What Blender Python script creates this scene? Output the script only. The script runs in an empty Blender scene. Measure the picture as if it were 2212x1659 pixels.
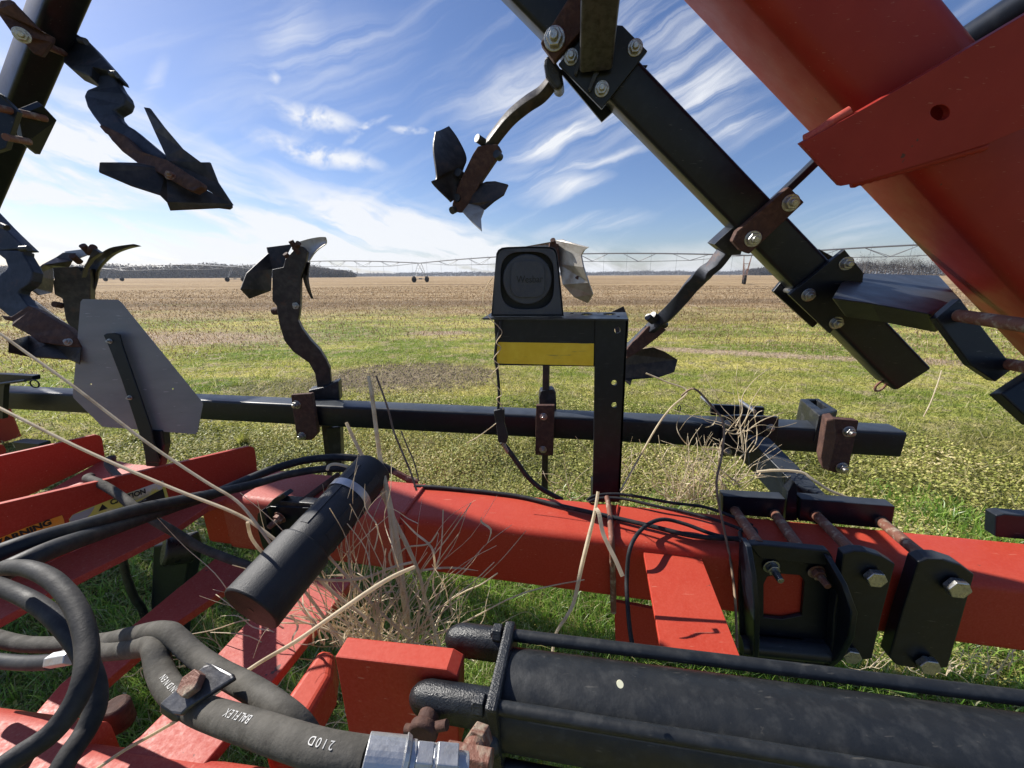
import bpy, math, random
from math import radians, sin, cos, pi, sqrt, atan2
from mathutils import Vector, Matrix
from mathutils.geometry import tessellate_polygon
import numpy as np
random.seed(7); rng = np.random.default_rng(7)
SC = bpy.context.scene

# ------------------------------------------------------------------ camera
H0 = 1.45; F = 832.0; CX, CY = 1106.0, 829.5
PITCH = radians(15.74)
RM = Matrix.Rotation(radians(90) - PITCH, 3, 'X') @ Matrix.Rotation(radians(-0.25), 3, 'Z')
CAM = Vector((0, 0, H0))
cd = bpy.data.cameras.new('camera'); co = bpy.data.objects.new('camera', cd)
SC.collection.objects.link(co)
co.location = CAM; co.rotation_euler = RM.to_euler()
cd.sensor_width = 36; cd.lens = F / 2212 * 36
cd.clip_start = 0.02; cd.clip_end = 9000
SC.camera = co

# ------------------------------------------------------------------ light
SUN_AZ = radians(-62)      # left of the view direction (+Y)
SUN_EL = radians(38)
sd = bpy.data.lights.new('sun', 'SUN'); so = bpy.data.objects.new('sun', sd)
SC.collection.objects.link(so)
sd.energy = 5.0; sd.angle = radians(0.5); sd.color = (1.0, 0.95, 0.87)
sdir = Vector((sin(SUN_AZ) * cos(SUN_EL), cos(SUN_AZ) * cos(SUN_EL), sin(SUN_EL)))
so.rotation_euler = sdir.to_track_quat('Z', 'Y').to_euler()
so.location = (-3, 4, 6)

SC.view_settings.view_transform = 'Standard'
SC.view_settings.look = 'None'
SC.view_settings.exposure = 0.62
SC.view_settings.gamma = 1

def P(px, py, z):
    return CAM + RM @ Vector(((px - CX) / F * z, -(py - CY) / F * z, -z))
def ray(px, py):
    return RM @ Vector(((px - CX) / F, -(py - CY) / F, -1))
def PH(px, py, h):
    r = ray(px, py); return CAM + r * ((h - H0) / r.z)
def PY(px, py, y):
    r = ray(px, py); return CAM + r * (y / r.y)
def PP(px, py, p0, n):
    r = ray(px, py); return CAM + r * ((p0 - CAM).dot(n) / r.dot(n))
def cv(x, y, z):            # camera-space direction -> world
    return (RM @ Vector((x, y, z))).normalized()

# ------------------------------------------------------------------ world: sky + cirrus
W = bpy.data.worlds.new('World'); SC.world = W; W.use_nodes = True
wt = W.node_tree; wt.nodes.clear()
def wn(t, **k):
    n = wt.nodes.new(t)
    for a, b in k.items(): setattr(n, a, b)
    return n
def wl(a, b): wt.links.new(a, b)
sky = wn('ShaderNodeTexSky', sky_type='NISHITA', sun_disc=False)
sky.sun_elevation = SUN_EL; sky.sun_rotation = SUN_AZ
sky.altitude = 50; sky.air_density = 1.0; sky.dust_density = 0.6; sky.ozone_density = 2.5
tc = wn('ShaderNodeTexCoord')
sep = wn('ShaderNodeSeparateXYZ'); wl(tc.outputs['Generated'], sep.inputs[0])
def wm(op, a, b=None, c=None, clamp=False):
    n = wn('ShaderNodeMath', operation=op); n.use_clamp = clamp
    for i, v in enumerate((a, b, c)):
        if v is None: continue
        if isinstance(v, (int, float)): n.inputs[i].default_value = v
        else: wl(v, n.inputs[i])
    return n.outputs[0]
az = wm('ARCTAN2', sep.outputs['X'], sep.outputs['Y'])
el = wm('ARCSINE', sep.outputs['Z'])
cmb = wn('ShaderNodeCombineXYZ'); wl(az, cmb.inputs[0]); wl(el, cmb.inputs[1])
# wispy warp
nz = wn('ShaderNodeTexNoise', noise_dimensions='3D'); nz.inputs['Scale'].default_value = 7; nz.inputs['Detail'].default_value = 6
wl(tc.outputs['Generated'], nz.inputs['Vector'])
sub = wn('ShaderNodeVectorMath', operation='SUBTRACT'); wl(nz.outputs['Color'], sub.inputs[0]); sub.inputs[1].default_value = (.5, .5, .5)
mad = wn('ShaderNodeVectorMath', operation='SCALE'); wl(sub.outputs[0], mad.inputs[0]); mad.inputs['Scale'].default_value = 0.06
add = wn('ShaderNodeVectorMath', operation='ADD'); wl(cmb.outputs[0], add.inputs[0]); wl(mad.outputs[0], add.inputs[1])
sepa = wn('ShaderNodeSeparateXYZ'); wl(add.outputs[0], sepa.inputs[0])
cmb2 = wn('ShaderNodeCombineXYZ'); wl(sepa.outputs[0], cmb2.inputs[0]); wl(sepa.outputs[1], cmb2.inputs[1])
def azel(px, py):
    r = ray(px, py).normalized(); return atan2(r.x, r.y), math.asin(r.z)
def streak(x0, y0, x1, y1, w, amp):
    a0 = azel(x0, y0); a1 = azel(x1, y1)
    cx, cy = (a0[0] + a1[0]) / 2, (a0[1] + a1[1]) / 2
    L = math.hypot(a1[0] - a0[0], a1[1] - a0[1]) / 2 * 1.15
    th = atan2(a1[1] - a0[1], a1[0] - a0[0])
    m = wn('ShaderNodeMapping', vector_type='TEXTURE')
    m.inputs['Location'].default_value = (cx, cy, 0); m.inputs['Rotation'].default_value = (0, 0, th)
    m.inputs['Scale'].default_value = (L, w / 900.0, 1)
    wl(cmb2.outputs[0], m.inputs['Vector'])
    g = wn('ShaderNodeTexGradient', gradient_type='SPHERICAL'); wl(m.outputs[0], g.inputs[0])
    return wm('MULTIPLY', g.outputs['Fac'], amp)
def fib(rot, sx, sy, lo, hi, seed, detail=10, dist=.15):
    m = wn('ShaderNodeMapping', vector_type='TEXTURE'); m.inputs['Rotation'].default_value = (0, 0, rot)
    m.inputs['Scale'].default_value = (1/sx, 1/sy, 1); m.inputs['Location'].default_value = (seed, seed * .7, 0)
    wl(cmb2.outputs[0], m.inputs['Vector'])
    n = wn('ShaderNodeTexNoise', noise_dimensions='2D'); n.inputs['Scale'].default_value = 1; n.inputs['Detail'].default_value = detail
    n.inputs['Roughness'].default_value = .6; n.inputs['Distortion'].default_value = dist
    wl(m.outputs[0], n.inputs['Vector'])
    r = wn('ShaderNodeMapRange', interpolation_type='SMOOTHSTEP'); r.inputs[1].default_value = lo; r.inputs[2].default_value = hi
    wl(n.outputs['Fac'], r.inputs[0]); return r.outputs[0]
zz = wm('MAXIMUM', sep.outputs['Z'], 0.0); zz = wm('ADD', zz, 0.09)
pl = wn('ShaderNodeCombineXYZ'); wl(wm('DIVIDE', sep.outputs['X'], zz), pl.inputs[0]); wl(wm('DIVIDE', sep.outputs['Y'], zz), pl.inputs[1])
def total(lst):
    s = lst[0]
    for a in lst[1:]: s = wm('ADD', s, a)
    return s
bank = total([streak(-250, 230, 520, 400, 120, 2.6), streak(-300, 430, 1100, 560, 95, 3.2), streak(430, 350, 1150, 560, 60, 2.2),
              streak(-300, 480, 1500, 590, 90, 1.9), streak(200, 560, 2500, 590, 60, 1.4), streak(-300, 330, 300, 420, 110, 1.6)])
puff = total([streak(570, 225, 790, 275, 22, 2.2), streak(545, 285, 830, 365, 24, 2.4), streak(840, 283, 925, 292, 10, 1.9),
              streak(740, 310, 840, 250, 9, 1.6), streak(580, 150, 600, 180, 12, 1.2)])
strk = total([streak(1090, 350, 1300, 270, 22, 2.0), streak(1100, 390, 1420, 320, 12, 1.8), streak(1120, 430, 1320, 385, 26, 1.9),
              streak(1160, 500, 1420, 465, 24, 1.6), streak(1250, 160, 1660, -60, 170, .95), streak(1380, 270, 1680, 160, 70, 1.1), streak(1050, 330, 1560, 90, 120, .6),
              streak(960, 260, 1250, 120, 50, 1.1), streak(440, 200, 900, 80, 80, .7), streak(560, 110, 690, 0, 50, .8),
              streak(1480, 330, 1700, 240, 26, 1.2), streak(310, 230, 350, 120, 14, .9), streak(1750, 560, 1950, 470, 40, .7)])
c1 = wm('MULTIPLY', bank, fib(-.28, 3.4, 15.0, .33, .66, 3.1, 11, .4))
c2 = wm('MULTIPLY', puff, fib(.2, 16, 24, .30, .68, 9.2))
c3 = wm('MULTIPLY', strk, fib(.36, 2.2, 26.0, .32, .76, 5.7, 12, .6))
c4 = wm('MULTIPLY', fib(.42, 1.5, 20.0, .44, .85, 1.7), .42)
den = wm('MULTIPLY', total([c1, c2, c3, c4]), 0.62)
den = wm('MINIMUM', den, 0.93)
mixc = wn('ShaderNodeMix', data_type='RGBA'); wl(den, mixc.inputs['Factor'])
hs = wn('ShaderNodeHueSaturation'); hs.inputs['Saturation'].default_value = 1.06; hs.inputs['Value'].default_value = 1.10
wl(sky.outputs[0], hs.inputs['Color'])
gr = wn('ShaderNodeMix', data_type='RGBA', blend_type='MULTIPLY'); gr.inputs['Factor'].default_value = 1
wl(hs.outputs[0], gr.inputs['A']); gr.inputs['B'].default_value = (1.0, 1.02, 1.22, 1)
wl(gr.outputs['Result'], mixc.inputs['A'])
CLOUD = 10.6
mixc.inputs['B'].default_value = (CLOUD * .96, CLOUD * .98, CLOUD * 1.02, 1)
bg = wn('ShaderNodeBackground'); bg.inputs['Strength'].default_value = 0.060
wl(mixc.outputs['Result'], bg.inputs['Color'])
wo = wn('ShaderNodeOutputWorld'); wl(bg.outputs[0], wo.inputs[0])

# ------------------------------------------------------------------ materials
def mat(name, base, rough=.5, metal=0., var=None, vscale=30, vlo=.45, vhi=.65, var2=None, v2scale=8, v2lo=.55, v2hi=.7,
        bump=0., bscale=200, spec=.5, coat=0., trans=0., stretch=None, rvar=.12, scr=None, scrv=(5, 90, 90), scrt=.70, dust=None, dust_toplight_f=.7, chip=None, chipt=.72):
    m = bpy.data.materials.new(name); m.use_nodes = True
    nt = m.node_tree; N = nt.nodes; L = nt.links
    b = N['Principled BSDF']
    b.inputs['Roughness'].default_value = rough; b.inputs['Metallic'].default_value = metal
    b.inputs['Specular IOR Level'].default_value = spec; b.inputs['Coat Weight'].default_value = coat
    b.inputs['Coat Roughness'].default_value = .15
    t = N.new('ShaderNodeTexCoord'); src = t.outputs['Object']
    if stretch:
        mp = N.new('ShaderNodeMapping'); mp.inputs['Scale'].default_value = stretch; L.new(src, mp.inputs[0]); src = mp.outputs[0]
    def noise(s, d=5, r=.6):
        n = N.new('ShaderNodeTexNoise'); n.inputs['Scale'].default_value = s; n.inputs['Detail'].default_value = d
        n.inputs['Roughness'].default_value = r; L.new(src, n.inputs['Vector']); return n.outputs['Fac']
    def ramp(f, lo, hi):
        r = N.new('ShaderNodeMapRange'); r.inputs[1].default_value = lo; r.inputs[2].default_value = hi; L.new(f, r.inputs[0]); return r.outputs[0]
    col = None
    def mix(f, a, c):
        x = N.new('ShaderNodeMix'); x.data_type = 'RGBA'; L.new(f, x.inputs['Factor'])
        if isinstance(a, tuple): x.inputs['A'].default_value = (*a, 1)
        else: L.new(a, x.inputs['A'])
        x.inputs['B'].default_value = (*c, 1); return x.outputs['Result']
    cur = base
    if var: cur = mix(ramp(noise(vscale), vlo, vhi), cur, var)
    if var2: cur = mix(ramp(noise(v2scale, 8, .7), v2lo, v2hi), cur, var2)
    if scr:
        mp2 = N.new('ShaderNodeMapping'); mp2.inputs['Scale'].default_value = scrv; mp2.inputs['Rotation'].default_value = (.5, .4, .7); L.new(t.outputs['Object'], mp2.inputs[0])
        n2 = N.new('ShaderNodeTexNoise'); n2.inputs['Scale'].default_value = 3; n2.inputs['Detail'].default_value = 3; L.new(mp2.outputs[0], n2.inputs['Vector'])
        cur = mix(ramp(n2.outputs['Fac'], scrt, scrt + .05), cur, scr)
    if chip:       # small chips and rust spots
        cur = mix(ramp(noise(26, 3, .55), chipt, chipt + .012), cur, chip)
    if dust:       # dusty film plus sunlit lift painted on upward-facing surfaces, broken up by noise
        g_ = N.new('ShaderNodeNewGeometry'); sx_ = N.new('ShaderNodeSeparateXYZ'); L.new(g_.outputs['Normal'], sx_.inputs[0])
        up_ = ramp(sx_.outputs['Z'], .55, .98); nn = N.new('ShaderNodeMapRange'); nn.inputs[1].default_value = .3; nn.inputs[2].default_value = .7; nn.inputs[3].default_value = .35; L.new(noise(9, 6, .7), nn.inputs[0])
        mu = N.new('ShaderNodeMath'); mu.operation = 'MULTIPLY'; L.new(up_, mu.inputs[0]); L.new(nn.outputs[0], mu.inputs[1])
        mu2 = N.new('ShaderNodeMath'); mu2.operation = 'MULTIPLY'; L.new(mu.outputs[0], mu2.inputs[0]); mu2.inputs[1].default_value = dust_toplight_f
        cur = mix(mu2.outputs[0], cur, dust)
    if isinstance(cur, tuple): b.inputs['Base Color'].default_value = (*cur, 1)
    else: L.new(cur, b.inputs['Base Color'])
    if rvar:
        r = N.new('ShaderNodeMapRange'); r.inputs[1].default_value = .3; r.inputs[2].default_value = .7
        r.inputs[3].default_value = max(.02, rough - rvar); r.inputs[4].default_value = min(1, rough + rvar)
        L.new(noise(vscale * .6), r.inputs[0]); L.new(r.outputs[0], b.inputs['Roughness'])
    if bump:
        bp = N.new('ShaderNodeBump'); bp.inputs['Strength'].default_value = bump; bp.inputs['Distance'].default_value = .004
        L.new(noise(bscale, 4), bp.inputs['Height']); L.new(bp.outputs[0], b.inputs['Normal'])
    if trans:
        tr = N.new('ShaderNodeBsdfTranslucent'); ms = N.new('ShaderNodeMixShader'); ms.inputs[0].default_value = trans
        if isinstance(cur, tuple): tr.inputs[0].default_value = (*cur, 1)
        else: L.new(cur, tr.inputs[0])
        L.new(b.outputs[0], ms.inputs[1]); L.new(tr.outputs[0], ms.inputs[2]); L.new(ms.outputs[0], N['Material Output'].inputs[0])
    return m
M = {}
M['black'] = mat('black_paint', (.0040, .0070, .013), .38, 0, (.009, .013, .020), 40, .5, .7, (.035, .034, .032), 60, .68, .85, bump=.05, bscale=90, spec=.38, scr=(.06, .06, .06), scrt=.69, rvar=.05, dust=(.060, .068, .078), dust_toplight_f=.8)
M['blackw'] = mat('worn_black_paint', (.012, .014, .017), .42, 0, (.045, .047, .05), 25, .5, .72, (.09, .06, .045), 30, .62, .72, bump=.25, bscale=120)
M['cast'] = mat('cast_black_paint', (.012, .014, .017), .34, 0, (.03, .033, .036), 60, .5, .7, (.08, .05, .035), 22, .68, .78, bump=.35, bscale=420, spec=.5)
M['cyl'] = mat('scuffed_cylinder_paint', (.011, .013, .015), .5, 0, (.030, .032, .033), 60, .50, .75, (.085, .08, .07), 110, .64, .80, bump=.12, bscale=90, scr=(.055, .053, .048), scrv=(10, 60, 60), scrt=.69)
M['red'] = mat('red_paint', (.40, .034, .017), .5, 0, (.45, .054, .033), 230, .40, .70, (.53, .15, .10), 120, .63, .80, bump=.05, bscale=160, spec=.25, scr=(.60, .26, .18), dust=(.56, .125, .075), dust_toplight_f=.32, chip=(.10, .045, .035))
M['redold_glare'] = mat('faded_glared_red_paint', (.40, .050, .034), .56, 0, (.46, .09, .06), 260, .40, .70, (.54, .26, .20), 140, .58, .82, bump=.06, bscale=260, spec=.4, chip=(.11, .05, .04), chipt=.71)  # pink tint and speckle also paint sun glare over the faded red
M['redwing'] = mat('clean_red_paint', (.27, .020, .014), .5, 0, (.31, .027, .018), 12, .4, .7, (.55, .16, .1), 70, .72, .85, bump=.05, bscale=60, spec=.3, scr=(.40, .13, .09), scrt=.69, chip=(.09, .04, .03), chipt=.73)
M['rust'] = mat('rusty_steel', (.066, .034, .027), .8, 0, (.115, .060, .042), 60, .45, .65, (.05, .025, .02), 30, .55, .7, bump=.5, bscale=120, spec=.3)
M['rustrod'] = mat('rusted_zinc_rod', (.17, .07, .045), .65, .1, (.33, .27, .20), 50, .5, .66, (.10, .035, .025), 70, .58, .68, bump=.4, bscale=200)
M['steel'] = mat('worn_dark_steel', (.030, .026, .024), .48, .35, (.065, .055, .048), 30, .42, .66, (.10, .045, .025), 14, .56, .74, bump=.25, bscale=70)
M['steelb'] = mat('bluish_worn_steel', (.020, .025, .036), .55, .3, (.045, .05, .068), 24, .42, .66, (.10, .05, .03), 12, .58, .72, bump=.3, bscale=60)
M['bright'] = mat('sunlit_steel', (.42, .40, .37), .45, .5, (.30, .27, .23), 26, .42, .68, (.22, .15, .11), 20, .64, .8, bump=.2, bscale=60)  # pale tone paints sunlight onto the lit sweep blades and rims
M['zinc'] = mat('zinc_plated_steel', (.42, .42, .41), .34, .85, (.24, .23, .21), 140, .5, .7, (.22, .14, .10), 90, .72, .85, bump=.1, bscale=300)
M['zincfit'] = mat('silver_hose_fitting', (.50, .51, .52), .45, .75, (.40, .40, .40), 90, .5, .7, (.3, .2, .12), 60, .68, .78, bump=.15, bscale=160)
M['alu'] = mat('dull_aluminium', (.215, .219, .232), .45, .2, (.175, .18, .192), 6, .4, .7, (.42, .41, .40), 90, .70, .8, bump=.04, bscale=40, stretch=(1, 1, 4), scr=(.42, .42, .44), scrt=.69)
M['plastic'] = mat('black_textured_plastic', (.018, .019, .022), .5, 0, (.028, .029, .033), 14, .5, .7, bump=.30, bscale=520, spec=.28, dust=(.065, .067, .07), dust_toplight_f=.8)
M['lampp'] = mat('dark_lamp_plastic', (.050, .052, .062), .55, 0, (.065, .066, .07), 30, .5, .7, bump=.1, bscale=200)
M['rubber'] = mat('dusty_hose_rubber', (.018, .018, .019), .7, 0, (.045, .042, .039), 40, .42, .68, (.14, .125, .11), 70, .66, .85, bump=.16, bscale=240, spec=.3)
M['rubberd'] = mat('dark_hose_rubber', (.016, .018, .022), .6, 0, (.045, .044, .042), 40, .48, .7, (.08, .075, .065), 90, .66, .8, bump=.10, bscale=240, spec=.3)
M['rubberg'] = mat('grey_dusty_hose', (.060, .056, .048), .8, 0, (.105, .098, .085), 50, .4, .68, (.05, .045, .04), 30, .58, .7, bump=.20, bscale=300, spec=.25)
M['yellow'] = mat('yellow_reflective_tape', (.80, .53, .012), .4, 0, (.88, .62, .03), 30, .4, .7, (.7, .66, .5), 110, .74, .8, bump=.05, spec=.6, coat=.3, scr=(.35, .25, .06), scrt=.67)
M['decaly'] = mat('worn_yellow_decal', (.68, .60, .10), .5, 0, (.55, .52, .30), 20, .5, .6, (.62, .60, .54), 14, .56, .6)
M['decalo'] = mat('orange_decal', (.85, .30, .02), .5, 0, (.8, .36, .06), 20, .5, .7)
M['white'] = mat('white_print', (.36, .36, .35), .5, rvar=0)
M['ink'] = mat('black_print', (.012, .012, .012), .5, rvar=0)
M['sealant'] = mat('pale_sealant', (.72, .70, .50), .6, rvar=0)
M['straw'] = mat('dry_straw', (.80, .70, .52), .6, 0, (.56, .43, .28), 22, .50, .70, (.74, .66, .48), 40, .55, .7, trans=.45, spec=.3)
M['strawd'] = mat('dark_dry_stem', (.15, .10, .07), .7, 0, (.30, .22, .15), 30, .45, .65, spec=.3)
M['galv'] = mat('galvanised_steel', (.24, .25, .26), .5, .2, rvar=0)
M['worn'] = mat('bare_worn_steel', (.10, .10, .105), .42, .6, (.05, .05, .055), 60, .42, .66, (.16, .15, .14), 90, .6, .75, bump=.1, bscale=200)
M['tyre'] = mat('tyre_rubber', (.02, .02, .02), .8, rvar=0)
M['wood'] = mat('tree_bark', (.20, .17, .14), .9, 0, (.12, .10, .085), .5, .4, .6, rvar=0)

# ------------------------------------------------------------------ object helpers
WL = {}
def tag(o, label=None, cat=None, group=None, kind=None):
    if label: o['label'] = label
    if cat: o['category'] = cat
    if group: o['group'] = group
    if kind: o['kind'] = kind
    return o
def link(o, parent, wloc):
    SC.collection.objects.link(o); WL[o] = Vector(wloc)
    if parent is not None:
        o.parent = parent; o.location = Vector(wloc) - WL[parent]
    else: o.location = wloc
    return o
def thing(name, loc, label=None, cat=None, group=None):
    o = bpy.data.objects.new(name, None); o.empty_display_size = .1
    link(o, None, loc); return tag(o, label, cat, group)
def mk(name, V, Fc, m, parent=None, smooth=None, bevel=0., seg=2):
    V = [Vector(v) for v in V]
    c = sum(V, Vector()) / len(V)
    me = bpy.data.meshes.new(name); me.from_pydata([v - c for v in V], [], Fc); me.update()
    me.materials.append(M[m] if isinstance(m, str) else m)
    import bmesh
    bm = bmesh.new(); bm.from_mesh(me); bmesh.ops.recalc_face_normals(bm, faces=bm.faces); bm.to_mesh(me); bm.free()
    if smooth is not None:
        me.polygons.foreach_set('use_smooth', [True] * len(me.polygons)); me.set_sharp_from_angle(angle=radians(smooth))
    o = bpy.data.objects.new(name, me); link(o, parent, c)
    if bevel:
        b = o.modifiers.new('edge', 'BEVEL'); b.width = bevel; b.segments = seg; b.limit_method = 'ANGLE'; b.angle_limit = radians(40)
    return o
def join(parts):                 # [(V,F)...] -> (V,F)
    V, Fc = [], []
    for v, f in parts:
        k = len(V); V += list(v); Fc += [tuple(i + k for i in q) for q in f]
    return V, Fc
def frame(d, up=None):
    d = d.normalized(); up = up or Vector((0, 0, 1))
    if abs(d.dot(up)) > .98: up = Vector((1, 0, 0))
    s = d.cross(up).normalized(); u = s.cross(d).normalized(); return s, u
def rrect(w, h, r, n=4):
    pts = []
    for cx, cy, a0 in ((w/2-r, h/2-r, 0), (-w/2+r, h/2-r, 90), (-w/2+r, -h/2+r, 180), (w/2-r, -h/2+r, 270)):
        for i in range(n + 1):
            a = radians(a0 + 90 * i / n); pts.append((cx + r * cos(a), cy + r * sin(a)))
    return pts
def extr(prof, A, B, s, u):
    n = len(prof); V = [A + s * p[0] + u * p[1] for p in prof] + [B + s * p[0] + u * p[1] for p in prof]
    Fc = [(i, (i + 1) % n, (i + 1) % n + n, i + n) for i in range(n)] + [tuple(range(n))[::-1], tuple(range(n, 2 * n))]
    return V, Fc
def bar(name, A, B, w, h, m, parent=None, up=None, r=.008, off=(0, 0)):
    s, u = frame(B - A, up)
    V, Fc = extr([(p[0] + off[0], p[1] + off[1]) for p in rrect(w, h, r)], A, B, s, u)
    return mk(name, V, Fc, m, parent, smooth=50)
def cylg(A, B, r0, r1=None, n=24, hexa=False):
    r1 = r0 if r1 is None else r1; s, u = frame(B - A); n = 6 if hexa else n
    V = [A + s * r0 * cos(2*pi*i/n) + u * r0 * sin(2*pi*i/n) for i in range(n)] + [B + s * r1 * cos(2*pi*i/n) + u * r1 * sin(2*pi*i/n) for i in range(n)]
    return V, [(i, (i+1) % n, (i+1) % n + n, i + n) for i in range(n)] + [tuple(range(n))[::-1], tuple(range(n, 2*n))]
def cyl(name, A, B, r0, m, parent=None, r1=None, n=28, bevel=0.):
    V, Fc = cylg(A, B, r0, r1, n); return mk(name, V, Fc, m, parent, smooth=50, bevel=bevel)
def boxg(c, ex, ey, ez):         # half-extent vectors
    V = [c + ex*a + ey*b + ez*d for a in (-1, 1) for b in (-1, 1) for d in (-1, 1)]
    return V, [(0,1,3,2), (4,6,7,5), (0,4,5,1), (2,3,7,6), (0,2,6,4), (1,5,7,3)]
def box(name, c, ex, ey, ez, m, parent=None, bevel=.002):
    V, Fc = boxg(c, ex, ey, ez); return mk(name, V, Fc, m, parent, bevel=bevel)
def crom(pts, k=8):
    out = []; n = len(pts)
    for i in range(n - 1):
        p0 = pts[max(i-1, 0)]; p1 = pts[i]; p2 = pts[i+1]; p3 = pts[min(i+2, n-1)]
        for j in range(k):
            t = j / k
            out.append(.5 * ((2*p1) + (-p0+p2)*t + (2*p0-5*p1+4*p2-p3)*t*t + (-p0+3*p1-3*p2+p3)*t**3))
    out.append(pts[-1]); return out
def tubeg(path, r, n=12, k=8, prof=None, side=None):
    if k > 1: 
        pp = crom([Vector(p) for p in path], k)
        if not isinstance(r, (int, float)): r = [x.x for x in crom([Vector((a, 0, 0)) for a in r], k)]
    else: pp = [Vector(p) for p in path]
    N = len(pp); V, Fc = [], []
    up = None; t0 = (pp[1] - pp[0]).normalized()
    if side is None:
        a = Vector((0, 0, 1)) if abs(t0.z) < .9 else Vector((1, 0, 0)); s = t0.cross(a).normalized()
    for i, p in enumerate(pp):
        t = (pp[min(i+1, N-1)] - pp[max(i-1, 0)]).normalized()
        if side is not None: s = (side - t * side.dot(t)).normalized()
        else: s = (s - t * s.dot(t)).normalized()
        u = t.cross(s); rr = r if isinstance(r, (int, float)) else r[i]
        if prof: V += [p + s * a * rr + u * b * rr for a, b in prof]
        else: V += [p + (s * cos(2*pi*j/n) + u * sin(2*pi*j/n)) * rr for j in range(n)]
    n = len(prof) if prof else n
    for i in range(N - 1):
        for j in range(n): Fc.append((i*n+j, i*n+(j+1) % n, (i+1)*n+(j+1) % n, (i+1)*n+j))
    Fc += [tuple(range(n))[::-1], tuple(range((N-1)*n, N*n))]
    return V, Fc
def tube(name, path, r, m, parent=None, n=12, k=8):
    V, Fc = tubeg(path, r, n, k); return mk(name, V, Fc, m, parent, smooth=60)
def strap(name, path, w, t, side, m, parent=None, k=6, r=.004):
    prof = rrect(w, t, min(r, t * .4), 2)
    V, Fc = tubeg(path, 1., k=k, prof=prof, side=side); return mk(name, V, Fc, m, parent, smooth=45)
def polyg(pts, ext, holes=()):
    """closed polygon (world points) extruded by the vector(s) ext, with optional hole loops"""
    loops = [list(pts)] + [list(h) for h in holes]; flat = [p for l in loops for p in l]; n = len(flat)
    tri = tessellate_polygon(loops)
    V = flat + [p + ext for p in flat]; Fc = [tuple(t) for t in tri] + [tuple(i + n for i in t)[::-1] for t in tri]
    k = 0
    for l in loops:
        c = len(l)
        for i in range(c): Fc.append((k + i, k + (i+1) % c, k + (i+1) % c + n, k + i + n))
        k += c
    return V, Fc
def circ_px(px, py, rx, ry, n=18): return [(px + rx*cos(2*pi*i/n), py + ry*sin(2*pi*i/n)) for i in range(n)]
def plate(name, pts, p0, n, th, m, parent=None, bevel=.0015, holes=(), smooth=None):
    """flat plate: outline on the plane (p0,n), real thickness th behind it"""
    n = n.normalized()
    if n.dot(CAM - p0) < 0: n = -n
    W_ = [PP(x, y, p0, n) for x, y in pts]; Hs = [[PP(x, y, p0, n) for x, y in h] for h in holes]
    V, Fc = polyg(W_, -n * th, Hs); return mk(name, V, Fc, m, parent, bevel=bevel, smooth=smooth)
def sheet(name, pts, th, m, parent=None, bevel=0.001):
    W_ = [P(*p) for p in pts]
    n = Vector()
    for i in range(len(W_)): n += W_[i].cross(W_[(i+1) % len(W_)])
    n.normalize()
    if n.dot(CAM - W_[0]) < 0: n = -n
    V, Fc = polyg(W_, -n * th); return mk(name, V, Fc, m, parent, bevel=bevel)
def blade(name, rowA, rowB, th, m, parent=None, k=5, mid=None, bow=.02):
    """curved sheet lofted between two edge curves (px,py,z), bowed away from the camera between them"""
    A = crom([P(*p) for p in rowA], k); B = crom([P(*p) for p in rowB], k); n = len(A); assert len(B) == n
    rows = []; J = 5
    nn = (A[n//2] - A[0]).cross(B[n//2] - A[n//2]).normalized()
    if nn.dot(CAM - A[0]) < 0: nn = -nn
    for j in range(J):
        t = j / (J - 1); rows.append([a.lerp(b, t) - nn * bow * sin(pi * t) for a, b in zip(A, B)])
    V = [p for r in rows for p in r]; N = len(V); V += [p - nn * th for p in V]; Fc = []
    for j in range(J - 1):
        for i in range(n - 1):
            a = j*n+i; Fc.append((a, a+1, a+n+1, a+n)); Fc.append((a+N, a+n+N, a+n+1+N, a+1+N))
    for i in range(n - 1):
        Fc.append((i, i+N, i+1+N, i+1)); a = (J-1)*n+i; Fc.append((a, a+1, a+1+N, a+N))
    for j in range(J - 1):
        a = j*n; Fc.append((a, a+n, a+n+N, a+N)); a += n-1; Fc.append((a, a+N, a+n+N, a+n))
    return mk(name, V, Fc, m, parent, smooth=50)
def nut(parent, p, n, r, m='zinc', stud=.6, name='bolt', wash=True, th=.8):
    n = n.normalized(); g = []
    if wash: g.append(cylg(p, p + n * r * .18, r * 1.28, n=24))
    a = p + n * r * .18; b = a + n * r * th
    g.append(cylg(a, b, r, r * .99, hexa=True))
    if stud: g.append(cylg(b, b + n * r * stud, r * .56, r * .50, 16))
    V, Fc = join(g); return mk(name, V, Fc, m, parent, bevel=r * .09)
def text(name, s, o, xd, yd, size, m, parent=None, depth=.0004, bold=0.0, sx=1.):
    cu = bpy.data.curves.new(name, 'FONT'); cu.body = s; cu.size = size; cu.extrude = depth; cu.offset = bold
    tmp = bpy.data.objects.new(name, cu); SC.collection.objects.link(tmp)
    dg = bpy.context.evaluated_depsgraph_get(); dg.update()
    me0 = bpy.data.meshes.new_from_object(tmp.evaluated_get(dg)); SC.collection.objects.unlink(tmp); bpy.data.objects.remove(tmp)
    xd = xd.normalized(); yd = (yd - xd * yd.dot(xd)).normalized(); zd = xd.cross(yd)
    V = [o + xd * v.co.x * sx + yd * v.co.y + zd * v.co.z for v in me0.vertices]; Fc = [tuple(p.vertices) for p in me0.polygons]
    return mk(name, V, Fc, m, parent)
# ================================================================== THE CULTIVATOR
CU = thing('field_cultivator', (0.1, 1.0, 0), 'folded red and black field cultivator standing on the grass, filling the foreground', 'cultivator')
U = Vector((cos(radians(9.5)), -sin(radians(9.5)), 0))      # along the machine's bars
VV = Vector((sin(radians(9.5)), cos(radians(9.5)), 0))      # away from the camera
ZU = Vector((0, 0, 1))

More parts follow.
